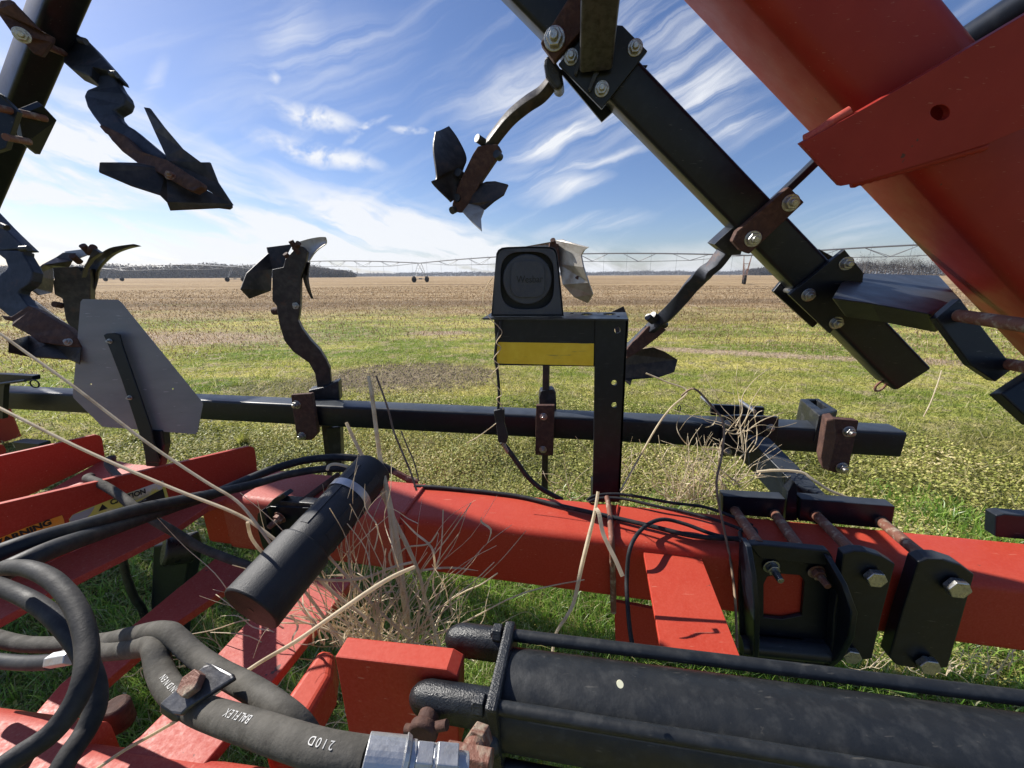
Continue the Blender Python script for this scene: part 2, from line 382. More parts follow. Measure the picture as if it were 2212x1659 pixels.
# ---- rear toolbar
TA, TB = PH(10, 845, .89), PH(1960, 935, .89)
tu = (TB - TA).normalized(); tv = Vector((-tu.y, tu.x, 0))
if tv.y < 0: tv = -tv
tbar = bar('rear_toolbar', TA - tu * .9 + tv * .05 - ZU * .05, TB + tv * .05 - ZU * .05, .1, .1, 'black', CU, r=.011)
def TF(px, py, off=0.): return PP(px, py, TA - tv * off, tv)    # point on toolbar front face (offset towards camera)
def tring(px, py, r):
    c = TF(px, py, .004); pts = [c + (tu*.5+tv*.85).normalized()*r*cos(a) + ZU*r*sin(a) for a in [2*pi*i/12 for i in range(13)]]
    return pts
def hex_on(parent, p, n, r, **k): return nut(parent, p, n, r, **k)

def clamp(px4, b1, b2, r=.0155, thick=.022, off=.03, par=None, m='rust'):
    """rusty shank clamp: chamfered flat bar bolted across the toolbar front"""
    c = plate('clamp_bar', px4, TA - tv * off, tv, thick, m, par, bevel=.003)
    for b in (b1, b2):
        p = TF(b[0], b[1], off); nut(par, p, -tv, r, stud=.7)
        cyl('clamp_rod', p + tv * .01, p + tv * .17, .008, 'rustrod', par)
    return c

# ---- shank 5 (left of the lamp), standing behind the toolbar
def shank_part(nm='shank'):
    return None
Y5 = TF(700, 850).y + .14
sh5 = plate('shank', [(643,530),(655,533),(665,544),(660,570),(650,600),(649,657),(647,680),(644,692),(651,708),(670,734),(690,755),(703,775),(713,796),(717,845),(717,1030),(707,1030),(687,860),(684,830),(680,807),(667,784),(633,760),(614,736),(603,700),(597,660),(588,650),(588,582),(612,577),(616,560)],
            PY(690, 800, Y5), Vector((.35, -1, 0)), .05, 'steel', CU, bevel=.004)
plate('shank_holder', [(666,843),(700,836),(731,823),(734,866),(700,868),(667,866)], PY(700, 850, Y5 - .03), Vector((.2, -1, 0)), .07, 'blackw', sh5, bevel=.006)
plate('shank_stem', [(703,925),(735,922),(738,1012),(709,1012)], PY(720, 960, Y5), Vector((.1, -1, 0)), .05, 'blackw', sh5, bevel=.004)
clamp([(628,853),(672,850),(686,935),(672,951),(645,951),(640,940)], (641,874), (653,942), par=sh5)
nut(sh5, PY(640, 660, Y5 - .005), Vector((.2, -1, 0)), .017)
cyl('bolt', PY(592, 672, Y5 + .02), PY(604, 672, Y5 + .01), .017, 'rust', sh5)
z5 = 1.75
sheet('sweep_blade', [(577,534,z5),(633,527,z5),(620,552,z5),(612,577,z5),(588,581,z5),(586,628,z5),(540,645,z5-.10),(520,624,z5-.16),(533,590,z5-.13),(580,547,z5)], .007, 'steel', sh5)
blade('sweep_blade', [(640,524,z5),(667,516,z5),(690,512,z5-.02),(703,512,z5-.04)], [(652,598,z5+.02),(664,570,z5),(680,545,z5-.02),(698,530,z5-.04)], .006, 'bright', sh5, bow=.015)
blade('sweep_blade', [(668,566,z5-.03),(664,592,z5-.02),(667,620,z5),(674,645,z5+.03)], [(655,565,z5),(652,590,z5),(660,620,z5+.02),(672,645,z5+.03)], .006, 'steel', sh5, bow=.004)
for a, b in (((628,520),(646,548)), ((616,548),(628,562)), ((645,525),(636,538))):
    cyl('bolt', PY(a[0], a[1], Y5 - .02), PY(b[0], b[1], Y5), .011, 'rust', sh5)

# ---- shank 4 (behind the triangular sign)
Y4 = TF(300, 860).y + .12
sh4 = plate('shank', [(113,578),(168,576),(176,587),(196,580),(195,634),(195,646),(190,700),(188,760),(186,830),(166,830),(165,765),(160,725),(141,690),(134,645),(117,636),(114,608),(117,604)],
            PY(150, 650, Y4), Vector((.45, -1, 0)), .05, 'steel', CU, bevel=.004)
z4 = 1.90
sheet('sweep_blade', [(140,546,z4),(165,547,z4),(158,563,z4),(150,577,z4),(114,579,z4),(117,604,z4),(114,632,z4),(86,638,z4-.12),(59,619,z4-.18),(71,595,z4-.15),(95,572,z4-.1),(125,556,z4)], .007, 'steel', sh4)
sheet('sweep_blade', [(139,543,z4+.02),(178,538,z4+.02),(200,534,z4+.02),(190,550,z4+.02),(165,560,z4+.02),(141,549,z4+.02)], .005, 'bright', sh4)
blade('sweep_blade', [(288,527,z4-.25),(258,531,z4-.18),(236,536,z4-.12),(215,548,z4-.05),(196,560,z4),(183,578,z4),(176,602,z4),(178,618,z4),(189,633,z4)],
      [(286,531,z4-.25),(262,539,z4-.18),(240,550,z4-.12),(222,566,z4-.06),(208,586,z4-.02),(206,605,z4),(203,618,z4),(198,627,z4),(190,634,z4)], .008, 'steel', sh4, bow=.02)
plate('shank_head', [(176,587),(202,537),(216,546),(196,560),(182,580),(176,600)], PY(195, 570, Y4 - .05), Vector((.3, -1, 0)), .03, 'steel', sh4)
for a, b in (((178,530),(196,548)), ((156,553),(172,566)), ((202,534),(192,546)), ((117,657),(133,660))):
    cyl('bolt', PY(a[0], a[1], Y4 - .03), PY(b[0], b[1], Y4), .014, 'rust', sh4)

# ---- shank 6 (behind the lamp)
Y6 = TF(1180, 900).y + .12
sh6 = bar('shank', PY(1181, 700, Y6), PY(1177, 1055, Y6 - .0), .028, .05, 'steel', CU, up=VV, r=.004)
plate('shank_holder', [(1165,858),(1168,845),(1196,841),(1201,848),(1203,895),(1166,895)], Vector((0, Y6 - .03, 0)), Vector((0, -1, 0)), .06, 'blackw', sh6, bevel=.005)
clamp([(1158,876),(1198,876),(1195,985),(1156,983)], (1174,900), (1173,971), r=.0125, par=sh6)
z6 = 1.545
sheet('sweep_blade', [(1130,533,z6+.05),(1190,522,z6),(1206,527,z6),(1208,560,z6),(1190,575,z6+.03),(1140,560,z6+.05)], .007, 'bright', sh6)
sheet('sweep_blade', [(1199,519,z6-.01),(1214,517,z6-.03),(1222,521,z6-.05),(1250,529,z6-.10),(1271,534,z6-.14),(1262,540,z6-.12),(1255,552,z6-.1),(1260,577,z6-.1),(1271,610,z6-.08),(1280,636,z6-.05),(1269,655,z6),(1240,642,z6),(1215,615,z6),(1207,570,z6)], .007, 'bright', sh6)
for a, b in (((1194,518),(1200,540)), ((1240,555),(1222,560)), ((1252,600),(1230,600))):
    cyl('bolt', P(a[0], a[1], z6 - .05), P(b[0], b[1], z6), .010, 'rust', sh6)
plate('sweep_bracket', [(1188,524),(1207,527),(1209,600),(1196,600),(1186,540)], P(1195, 550, z6 - .03), Vector((0, -1, 0)), .04, 'rust', sh6)

# ---- empty clamp near the toolbar end
ec = thing('empty_clamp', TF(1830, 950)); ec.parent = CU; ec.location = TF(1830, 950) - WL[CU]
clamp([(1803,905),(1856,909),(1831,1024),(1806,1022),(1790,1017)], (1833,932), (1818,1010), r=.0165, par=ec, off=.035, thick=.03)
plate('clamp_flank', [(1785,907),(1804,904),(1806,950),(1790,1018),(1776,1012),(1772,990)], TA - tv * .012, tv + tu * .35, .02, 'rust', ec)
bc = PP(1760, 885, TA + tv * .14, tv)
hb = [PH(1728,861,.945), PH(1768,860,.945), PH(1810,886,.945), PH(1770,897,.945)]
hh = [PH(1748,864,.945), PH(1764,863,.945), PH(1788,880,.945), PH(1774,883,.945)]
V_, F_ = polyg(hb, Vector((0, 0, -.11)), [hh]); mk('shank_holder', V_, F_, 'blackw', ec, bevel=.004)

# ---- bolted plate where the arm meets the toolbar
ap = plate('arm_plate', [(1600,897),(1683,901),(1680,940),(1670,985),(1553,985),(1560,930),(1566,899)], TA - tv * .014, tv, .014, 'black', CU, bevel=.002)
plate('back_plate', [(1536,874),(1651,880),(1650,900),(1536,897)], TA + tv * .125, tv, .016, 'black', ap)
for x, y in ((1664,924), (1572,977), (1570,915)): nut(ap, TF(x, y, .014), -tv, .012)
for x, y in ((1540,880), (1630,889)):
    p = TF(x, y, 0); cyl('clamp_rod', p + tv*.0, p + tv * .13, .007, 'zinc', ap)
for x0, x1 in ((1645,1657), (1595,1608)):
    plate('gusset', [(x0-3,903),(x0+5,903),(x1+3,945),(x1-6,945)], TA - tv * .02, tv, .01, 'black', ap)
# ring pins on the toolbar
rp = mk('ring_pin', *tubeg([TF(1466, 893, -.03) + Vector((0, 0, .02)) + (tu*.3+Vector((0,-.2,0)))*.012*cos(a) + ZU*.014*sin(a) for a in [2*pi*i/10 for i in range(11)]], .0022, 8, 3), 'black', CU, smooth=60)

# ---- arm from toolbar down to the beam
aA = P(1634, 950, 1.46); 
HT = .875
q = [PH(1608,937,HT), PH(1660,944,HT), PH(1792,1076,.815), PH(1716,1046,.825)]
arm = mk('lift_arm', *polyg(q[:3] + [q[3]], Vector((0, 0, -.10))), 'black', CU, bevel=.004)
plate('arm_end', [(1702,1062),(1716,1040),(1722,1050),(1722,1125),(1696,1125)], P(1710, 1090, 1.06), VV, .03, 'black', arm)

# ---- main red beam
BH = .81
BA, BB = PH(987, 1131, BH), PH(2212, 1267, BH)
bu = (BB - BA).normalized(); bv = Vector((-bu.y, bu.x, 0)); bv = bv if bv.y > 0 else -bv
bw = .178
b0 = PH(405, 1082, BH)
t0 = (b0 - BA).dot(bu)
beam = bar('main_beam', BA + bu * t0 + bv*bw/2 - ZU*bw/2, BB + bu * .9 + bv*bw/2 - ZU*bw/2, bw, bw, 'red', CU, r=.022)
bsA, bsB = BA + bu * (PH(455, 1090, BH) - BA).dot(bu), BA + bu * (PH(862, 1118, BH) - BA).dot(bu)
bar('beam_sleeve', bsA + bv*bw/2 - ZU*bw/2, bsB + bv*bw/2 - ZU*bw/2, bw + .012, bw + .012, 'redold_glare', beam, r=.025)
def BF(px, py, off=0.): return PP(px, py, BA - bv * off, bv)     # on beam front face
def BT(px, py, up=0.): return PH(px, py, BH + up)

# weld beads
def weld(a, b, r, par, m='redold_glare'):
    n = max(6, int((b - a).length / .006)); V, Fc = tubeg([a.lerp(b, i/n) for i in range(n + 1)], [r * (1 + .22 * (i % 2)) for i in range(n + 1)], 8, 1)
    return mk('weld_seam', V, Fc, m, par, smooth=70)
wx = (PH(866, 1118, BH) - BA).dot(bu)
weld(BA + bu*wx + bv*.012 + ZU*.002, BA + bu*wx + bv*(bw - .01) + ZU*.002, .0055, beam)
weld(BA + bu*wx - bv*.002 - ZU*.02, BA + bu*wx - bv*.002 - ZU*.165, .005, beam)
# weld step near the sunlit plate
cyl('weld_seam', BT(1334,1094,.0), BT(1316,1172,.0), .006, 'red', beam)

# ---- sunlit diagonal plate coming off the beam, over the cylinder
dpl = sheet('diagonal_plate', [(1383,1152,1.02),(1494,1150,1.02),(1603,1428,.70),(1428,1404,.72)], .010, 'red', CU, bevel=.002)
plate('hanging_plate', [(1327,1300),(1420,1318),(1440,1420),(1330,1400)], BA + bv * .03, bv, .012, 'red', CU)

# ---- lamp post and lamp bracket
YP = 1.053
post = plate('lamp_post', [(1286,690),(1357,690),(1354,720),(1340,1067),(1280,1067),(1283,960)], Vector((0, YP, 0)), Vector((0, -1, 0)), .008, 'black', CU,
             holes=[circ_px(1334,713,7,7), circ_px(1327,827,6,6), circ_px(1327,875,6,6)])
e1 = PY(1357, 692, YP); e2 = PY(1339, 1067, YP)
mk('post_flange', *polyg([e1, e2, e2 + Vector((0, .06, 0)), e1 + Vector((0, .06, 0))], Vector((-.006, 0, 0))), 'black', post)
plate('lower_post_seal', [(1280,1040),(1340,1040),(1339,1085),(1280,1085)], Vector((0, YP + .012, 0)), Vector((0, -1, 0)), .03, 'black', post)
panel = plate('lamp_panel', [(1067,690),(1286,690),(1286,792),(1073,789)], Vector((0, YP + .004, 0)), Vector((0, -1, 0)), .006, 'black', CU)
plate('reflector_tape', [(1074,739),(1283,742),(1282,790),(1073,785)], Vector((0, YP + .002, 0)), Vector((0, -1, 0)), .0015, 'yellow', panel, bevel=0)
HP = PY(1200, 687, YP - .02).z
tp = [PH(1042,687,HP), PH(1357,689,HP), PH(1352,674.5,HP), PH(1066,673,HP)]
hs_ = [[PH(x, y, HP) for x, y in circ_px(cx, cy, rx, ry)] for cx, cy, rx, ry in ((1317,678.3,15,2.1), (1268,678.8,13,2.1), (1236,677,5,.9), (1293,676,4,.8), (1336,684,4,.9))]
V_, F_ = polyg(tp, Vector((0, 0, -.0045)), hs_); mk('top_plate', V_, F_, 'blackw', panel)
for x, y in ((1096,697), (1178,697)): cyl('bolt', PY(x, y - 6, YP + .03), PY(x, y + 6, YP + .03), .006, 'rust', panel)

lamp = thing('warning_lamp', PY(1139, 682, YP)); lamp.parent = CU; lamp.location = WL[lamp] - WL[CU]
Yl = YP - .005
def rsq(cx, cy, a, b, n=3.2, k=48):
    return [(cx + a*abs(cos(t))**(2/n)*(1 if cos(t) >= 0 else -1), cy + b*abs(sin(t))**(2/n)*(1 if sin(t) >= 0 else -1)) for t in [2*pi*i/k for i in range(k)]]
out = [(1061,683),(1066,620),(1072,548),(1076,540),(1084,535),(1095,533.5),(1140,532),(1190,533),(1198,536),(1203,543),(1205,552),(1212,620),(1218,683)]
plate('housing_face', out, Vector((0, Yl, 0)), Vector((0, -1, 0)), .006, 'lampp', lamp, holes=[rsq(1139,606,58,62)], bevel=.0015)
rim = [PY(x, y, Yl) for x, y in out]
V_, F_ = [], []
for p in rim: V_ += [p, p + Vector((0, .055, 0)), p + Vector((0, .055, 0)) + (Vector((PY(1139,606,Yl).x, p.y, PY(1139,606,Yl).z)) - p) * .05, p + (Vector((PY(1139,606,Yl).x, p.y, PY(1139,606,Yl).z)) - p) * .05]
for i in range(len(rim)):
    a = i*4; b = (i+1) % len(rim)*4
    F_ += [(a, b, b+1, a+1), (a+1, b+1, b+2, a+2), (a+2, b+2, b+3, a+3), (a+3, b+3, b, a)]
mk('housing_shell', V_, F_, 'lampp', lamp, smooth=40)
plate('lamp_recess', rsq(1139,606,61,66), Vector((0, Yl + .04, 0)), Vector((0, -1, 0)), .004, 'ink', lamp, bevel=0)
c0 = PY(1139, 604, Yl + .004); rl = (PY(1192, 604, Yl + .004) - c0).length
lb = cyl('lamp_back', c0 + Vector((0, .036, 0)), c0, rl, 'lampp', lamp, n=48, bevel=.003)
plate('lamp_boss', rsq(1140,603,36,39,4), Vector((0, Yl - .003, 0)), Vector((0, -1, 0)), .012, 'lampp', lamp, bevel=.002)
tx = text('lettering', 'Wesbar', PY(1116, 611, Yl - .004), Vector((1, 0, .02)), ZU, .026, 'ink', lamp, depth=.0003, sx=.82)

# rusty U-bolt round the beam
ub = tube('u_bolt', [BT(1311,1074,.02), BT(1316,1100,.012), BT(1320,1150,.010), BF(1322,1180,.012), BF(1324,1250,.010), BF(1325,1322,.010)], .0075, 'rustrod', CU)

# ---- clamp plates and rods over the beam (right)
def beamset():
    g = thing('beam_clamp', BT(1800, 1150)); g.parent = CU; g.location = WL[g] - WL[CU]
    back = BA + bv * (bw + .012)
    def back_plate(pts, zt): return plate('clamp_plate', pts, back, bv, .035, 'black', g, bevel=.003)
    back_plate([(1562,1071),(1698,1078),(1692,1121),(1561,1110)], 0)
    back_plate([(1731,1078),(1935,1094),(1926,1144),(1726,1125)], 0)
    for a, b in (((1587,1102),(1640,1178)), ((1673,1109),(1733,1193)), ((1762,1112),(1850,1200)), ((1901,1125),(2010,1216))):
        A = PP(a[0], a[1], back, bv); B = PP(b[0], b[1], BA - bv * .02, bv)
        cyl('clamp_rod', A + (A-B).normalized()*.02, B, .0125, 'rustrod', g)
        cyl('hole_collar', A - (A-B).normalized()*.002, A + (A-B).normalized()*.002, .017, 'ink', g)
    f = BA - bv * .045
    fp = plate('front_strap', [(1822,1196),(1845,1190),(1875,1192),(1905,1201),(1935,1219),(1908,1320),(1884,1424),(1840,1428),(1796,1418),(1800,1330)], f, bv, .022, 'black', g, bevel=.003)
    nut(g, PP(1883,1241,f,bv), -bv, .0195, stud=0, wash=False, th=.75); nut(g, PP(1832,1407,f,bv), -bv, .0195, stud=0, wash=False, th=.7)
    fp = plate('front_strap', [(1984,1214),(2003,1207),(2040,1208),(2076,1220),(2106,1241),(2075,1350),(2048,1443),(2000,1447),(1935,1436),(1921,1420),(1950,1320)], f, bv, .030, 'black', g, bevel=.003)
    nut(g, PP(2056,1260,f,bv), -bv, .021, stud=0, wash=False, th=.8); nut(g, PP(1996,1427,f,bv), -bv, .021, stud=0, wash=False, th=.7)
    return g
beamset()
# second clamp plate at the far right edge
plate('clamp_plate', [(2152,1114),(2170,1110),(2260,1118),(2260,1170),(2150,1160)], BA + bv * (bw + .012), bv, .03, 'black', CU, bevel=.003)

# ---- cast bracket with two studs (in front of the beam)
br = thing('cast_bracket', BF(1720, 1300, .03)); br.parent = CU; br.location = WL[br] - WL[CU]
f = BA - bv * .012
plate('web', [(1600,1172),(1640,1180),(1790,1195),(1800,1225),(1795,1440),(1600,1420),(1596,1300)], f, bv, .010, 'black', br,
      holes=[[(1650,1262),(1658,1246),(1690,1240),(1728,1243),(1738,1256),(1732,1330),(1690,1338),(1650,1334)]])
def flange(edge, dep, m='black'):
    """curved flange standing out from the beam face towards the camera"""
    E = [PP(x, y, f, bv) for x, y in edge]; O = [e - bv * d for e, d in zip(E, dep)]
    V = []; Fc = []; t = bu * .012
    for e, o in zip(E, O): V += [e, o, o + t, e + t]
    for i in range(len(E) - 1):
        a = i*4; b = a+4
        for j in range(4): Fc.append((a+j, a+(j+1) % 4, b+(j+1) % 4, b+j))
    n = len(V); Fc += [(0,1,2,3), (n-4, n-1, n-2, n-3)]
    return mk('flange', V, Fc, m, br, bevel=.002, smooth=40)
flange([(1600,1160),(1598,1200),(1600,1250),(1605,1320),(1610,1390),(1612,1410)], [.03,.065,.075,.065,.05,.03])
flange([(1768,1185),(1778,1215),(1790,1260),(1790,1320),(1780,1380),(1765,1420)], [.03,.065,.080,.070,.05,.03])
plate('top_web', [(1618,1178),(1640,1176),(1790,1190),(1800,1205),(1795,1222),(1640,1205)], BA - bv * .03, bv, .02, 'black', br, bevel=.003)
for x, y in ((1665,1222), (1762,1233)):
    nut(br, PP(x, y, f, bv) - bv*.002, -bv + bu*.1 - ZU*.12, .0145, stud=1.8, m='rustrod' if x > 1700 else 'zinc')
cyl('cross_pin', PP(1600,1392,BA - bv*.03,bv), PP(1790,1410,BA - bv*.03,bv), .022, 'black', br)
plate('lower_block', [(1745,1400),(1800,1405),(1790,1450),(1740,1440)], BA - bv * .04, bv, .03, 'black', br, bevel=.003)

# ---- bracket behind the canister (left, on sleeve)
lb_ = thing('cast_bracket', BF(630, 1130, .03)); lb_.parent = CU; lb_.location = WL[lb_] - WL[CU]
f2 = BA - bv * .02
plate('web', [(560,1105),(583,1094),(682,1098),(690,1112),(690,1230),(600,1225),(562,1170)], f2, bv, .012, 'black', lb_, bevel=.003)
plate('top_web', [(566,1104),(588,1080),(612,1066),(620,1072),(606,1082),(682,1088),(700,1096),(700,1108),(585,1098)], BA - bv * .015, bv, .03, 'blackw', lb_, bevel=.003)
plate('flange', [(556,1110),(566,1102),(575,1120),(580,1160),(600,1210),(590,1222),(566,1180),(555,1140)], BA - bv * .05, bv, .014, 'black', lb_)
nut(lb_, PP(606,1117,BA - bv*.03,bv), -bv - bu*.15 - ZU*.2, .015, stud=1.7, m='rustrod')
cyl('clamp_rod', BT(730,1026,.015), BT(650,1086,.015), .009, 'rust', lb_)
cyl('clamp_rod', BT(672,1100,.02), BT(700,1090,.02), .012, 'cast', lb_)

# ---- red channel webs and shelf (left)
wA = PH(0, 1260, BH); wB = PH(556, 1015, BH)
wd = (wB - wA); wd.z = 0; wd.normalize(); wnr = Vector((wd.y, -wd.x, 0))
if wnr.dot(CAM - wA) < 0: wnr = -wnr
web2 = plate('channel_web', [(-90,1113),(0,1089),(250,1031),(380,1001),(538,964),(548,966),(552,975),(556,1017),(380,1096),(158,1191),(0,1262),(-90,1300)], wA, wnr, .014, 'red', CU, bevel=.0015)
w1B = PH(227, 992, BH)
web1 = plate('channel_web', [(-90,1008),(0,985),(100,963),(206,939),(216,941),(221,948),(228,993),(200,1006),(0,1100),(-90,1150)], w1B, wnr, .014, 'red', CU, bevel=.0015)
shelf = mk('channel_shelf', *polyg([PH(x, y, BH - .002) for x, y in ((556,1016),(640,1032),(560,1050),(447,1094),(376,1143),(140,1261),(0,1338),(-120,1400),(-120,1310),(0,1262),(158,1191))], Vector((0,0,-.018))), 'redold_glare', CU, bevel=.0015)
mk('channel_shelf', *polyg([PH(x, y, BH - .004) for x, y in ((227,990),(290,1003),(420,1010),(556,1015),(556,1030),(0,1270),(0,1120))], Vector((0,0,-.018))), 'redold_glare', CU, bevel=.0015)
plate('bracket_end', [(-20,970),(-20,955),(8,962),(14,972),(0,1035),(-20,1030)], P(0, 1000, 1.5), wnr, .01, 'red', CU)
box('black_stub', P(72, 962, 1.75), U*.075, VV*.02, ZU*.022, 'black', CU, bevel=.003)
# decals on the web
def dec(name, pts, off, m, par): return plate(name, pts, wA + wnr * off, wnr, .0006, m, par, bevel=0)
ca = dec('caution_decal', [(149,1122),(156,1113),(170,1106),(250,1075),(352,1038),(357,1050),(364,1074),(364,1090),(240,1130),(160,1165),(152,1140)], .0012, 'decaly', web2)
dec('blank_strip', [(150,1123),(157,1113),(205,1094),(196,1110),(188,1118),(160,1130),(152,1128)], .0018, 'white', web2)
dec('black_box', [(212,1118),(290,1089),(340,1062),(352,1056),(357,1075),(355,1090),(230,1130),(208,1135)], .0019, 'ink', web2)
def wtext(s, px, py, px2, py2, hpx, m, par, sx=1., off=.0028, bold=0.):
    p0 = wA + wnr * off; a = PP(px, py, p0, wnr); b = PP(px2, py2, p0, wnr); t = PP(px, py - hpx, p0, wnr)
    xd = (b - a).normalized(); sz = (t - a).length * 1.42
    o = text('lettering', s, a, xd, ZU, sz, m, par, depth=.0002, bold=bold)
    w = max(v.co.dot(xd) for v in o.data.vertices) - min(v.co.dot(xd) for v in o.data.vertices)
    k = (b - a).length / w; c = sum(((v.co) for v in o.data.vertices), Vector()) / len(o.data.vertices)
    sh = min(v.co.dot(xd) for v in o.data.vertices)
    for v in o.data.vertices: v.co += xd * ((v.co.dot(xd) - sh) * (k - 1))
    return o
wtext('CAUTION', 239, 1091, 315, 1065, 11, 'ink', web2, bold=.0006)
wtext('AND SAFETY', 286, 1084, 322, 1070, 4, 'white', web2)
wtext('INJURY OR', 292, 1089, 316, 1080, 3.5, 'white', web2)
wtext('READ INSTRUCTIONS', 232, 1112, 282, 1090, 4, 'white', web2)
wtext('OPERATOR MANUAL', 220, 1118, 275, 1098, 3.5, 'white', web2)
plate('alert_triangle', [(213,1105),(221,1089),(233,1098)], wA + wnr * .0022, wnr, .0005, 'ink', web2, bevel=0)
wa = dec('warning_decal', [(-60,1190),(0,1162),(60,1138),(134,1113),(138,1122),(150,1186),(158,1187),(76,1224),(0,1258),(-60,1285)], .0012, 'decalo', web2)
wtext('WARNING', -22, 1187, 114, 1131, 13, 'ink', web2, bold=.0008)
dec('black_box', [(-60,1225),(0,1190),(138,1136),(150,1180),(0,1245),(-60,1272)], .0019, 'ink', web2)
for k in range(3):
    wtext('TO AVOID SERIOUS INJURY OR DEATH READ', 20 + k*4, 1203 + k*9, 128 + k*5, 1160 + k*8, 4, 'white', web2)

# ---- black shank and spring under the shelf
us = thing('lower_shank', P(350, 1250, 1.35)); us.parent = CU; us.location = WL[us] - WL[CU]
plate('shank', [(330,1180),(400,1165),(410,1200),(395,1290),(380,1420),(330,1420),(325,1300)], P(350, 1250, 1.35), VV, .05, 'black', us, bevel=.006)
tube('spring_tine', [P(262,1190,1.3), P(272,1240,1.32), P(290,1290,1.35), P(312,1330,1.4), P(320,1420,1.5)], .012, 'cast', us)
cyl('hub', P(352,1190,1.28), P(420,1182,1.34), .05, 'cast', us, bevel=.008)

# ---- flat braces under the beam
mk('brace', *polyg([PH(x, y, .70) for x, y in ((469,1203),(545,1232),(367,1354),(223,1476),(120,1560),(60,1560),(130,1478),(268,1366),(382,1272))], Vector((0,0,-.02))), 'redold_glare', CU, bevel=.002)
br2 = mk('brace', *polyg([PH(x, y, .78) for x, y in ((612,1262),(770,1240),(704,1329),(640,1408),(575,1488),(530,1545),(430,1664),(200,1664),(302,1591),(347,1546),(452,1433),(503,1377))], Vector((0,0,-.02))), 'redold_glare', CU, bevel=.002)
tb3 = [PH(x, y, .80) for x, y in ((690,1398),(724,1404),(717,1458),(655,1565),(640,1600),(560,1600),(568,1572),(604,1523),(640,1471))]
mk('brace', *polyg(tb3, Vector((0,0,-.075))), 'red', CU, bevel=.012, seg=4)
# nearest red tube, bottom left
hA, hB = PH(-60, 1500, .80), PH(420, 1562, .80)
hd = (hB - hA).normalized(); hv = Vector((-hd.y, hd.x, 0)); hv = hv if hv.y > 0 else -hv
bar('front_beam', hA - hd * .2 - hv*.10 - ZU*.10, hA + hd * (PH(236,1530,.80) - hA).dot(hd) - hv*.10 - ZU*.10, .2, .2, 'redold_glare', CU, r=.03)
bar('front_beam', hA + hd * (PH(236,1530,.80) - hA).dot(hd) - hv*.12 - ZU*.115, hB + hd*.14 - hv*.12 - ZU*.115, .2, .2, 'redold_glare', CU, r=.03)
pb0 = PH(246,1518,.775); cyl('pivot_boss', pb0 - ZU*.05, pb0 - ZU*.004, .019, 'rust', CU, bevel=.005)

# ---- red lug for the cylinder
lgn = -VV
lp = PH(860, 1436, .973)
lug = plate('cylinder_lug', [(723,1419),(964,1447),(989,1462),(991,1625),(757,1604)], lp, lgn, .030, 'red', CU, bevel=.002)

# ---- hydraulic cylinder
A0, A1 = P(1112, 1377, .533), P(2212, 1514, .42)
ca_ = (A1 - A0).normalized(); cs = ca_.cross(ZU).normalized(); cs = cs if cs.y > 0 else -cs; cu_ = ca_.cross(cs); cu_ = cu_ if cu_.z > 0 else -cu_
fc = (PH(1098,1345,.98) + PH(1066,1528,.98)) / 2 - cu_ * .059
hc = thing('hydraulic_cylinder', fc); hc.parent = CU; hc.location = fc - WL[CU]
cyl('barrel', fc, fc + ca_ * 1.0, .054, 'cyl', hc, n=64)
box('end_cap', fc, ca_ * .0075, cs * .060, cu_ * .060, 'cast', hc, bevel=.004)
for sx in (-1, 1):
    for sz in (-1, 1):
        p = fc + cs * sx * .0475 + cu_ * sz * .0475
        cyl('tie_rod', p, p + ca_ * 1.0, .0078, 'cyl', hc, n=20)
        nut(hc, p - ca_ * .008, -ca_, .0125, 'cast', stud=.25, wash=False, th=1.)
def eye(off, lift, x0, x1, w, h):
    a = fc + cs * off + cu_ * lift + ca_ * x0; b = fc + cs * off + cu_ * lift + ca_ * x1
    prof = rrect(w, h, min(w, h) * .49, 7); V = []; n = len(prof); st = 10
    L = (b - a).length
    ks = [(0, .02), (.004, .45), (.010, .72), (.018, .9), (.028, 1.), (L*.6, 1.), (L, 1.0)]
    for d, s_ in ks: V += [a + ca_ * d + cs * p[0] * s_ + cu_ * p[1] * s_ for p in prof]
    Fc = [(i*n+j, i*n+(j+1) % n, (i+1)*n+(j+1) % n, (i+1)*n+j) for i in range(len(ks)-1) for j in range(n)]
    Fc += [tuple(range(n)), tuple(range((len(ks)-1)*n, len(ks)*n))]
    return mk('clevis_arm', V, Fc, 'cast', hc, smooth=60)
eye(-.039, .030, -.112, 0, .036, .046)
eye(.052, .022, -.10, 0, .038, .046)
pc = PP(893, 1567, fc - cs * .075, cs)
pb = fc - cs*.055 + cu_*.03 - ca_*.094
pb = pb + ca_ * .016
cyl('clevis_pin', pb + cs * .06, pb - cs * .016, .0125, 'rust', hc, bevel=.002)
cyl('pin_head', pb - cs * .012, pb - cs * .024, .0172, 'rust', hc, bevel=.003)
tube('cotter_pin', [pb - cs*.014 + ca_*.028 + cu_*.010, pb - cs*.016, pb - cs*.016 - ca_*.024 - cu_*.006], .0055, 'rust', hc)
# port boss and rusty elbow
pbs = fc - cs * .050 - ca_ * .02 + cu_ * .004
cyl('port_boss', pbs + ca_*.02, pbs - cs * .016 - ca_*.002, .018, 'cast', hc, bevel=.004)
EL = [P(1040,1588,.385), P(1026,1612,.368), P(1016,1640,.355)]
mk('elbow_fitting', *join([cylg(EL[0], EL[1], .0125, hexa=True), cylg(EL[1], EL[2], .0105, .0105), cylg(EL[2] + ca_*.02, EL[2] - ca_*.022, .012, hexa=True), cylg(EL[2], EL[2] - ZU*.05 - cs*.01, .011)]), 'rustrod', hc, bevel=.001)
cyl('sealant_dot', P(1339,1477,.415), P(1339.5,1478,.408), .0035, 'sealant', hc)

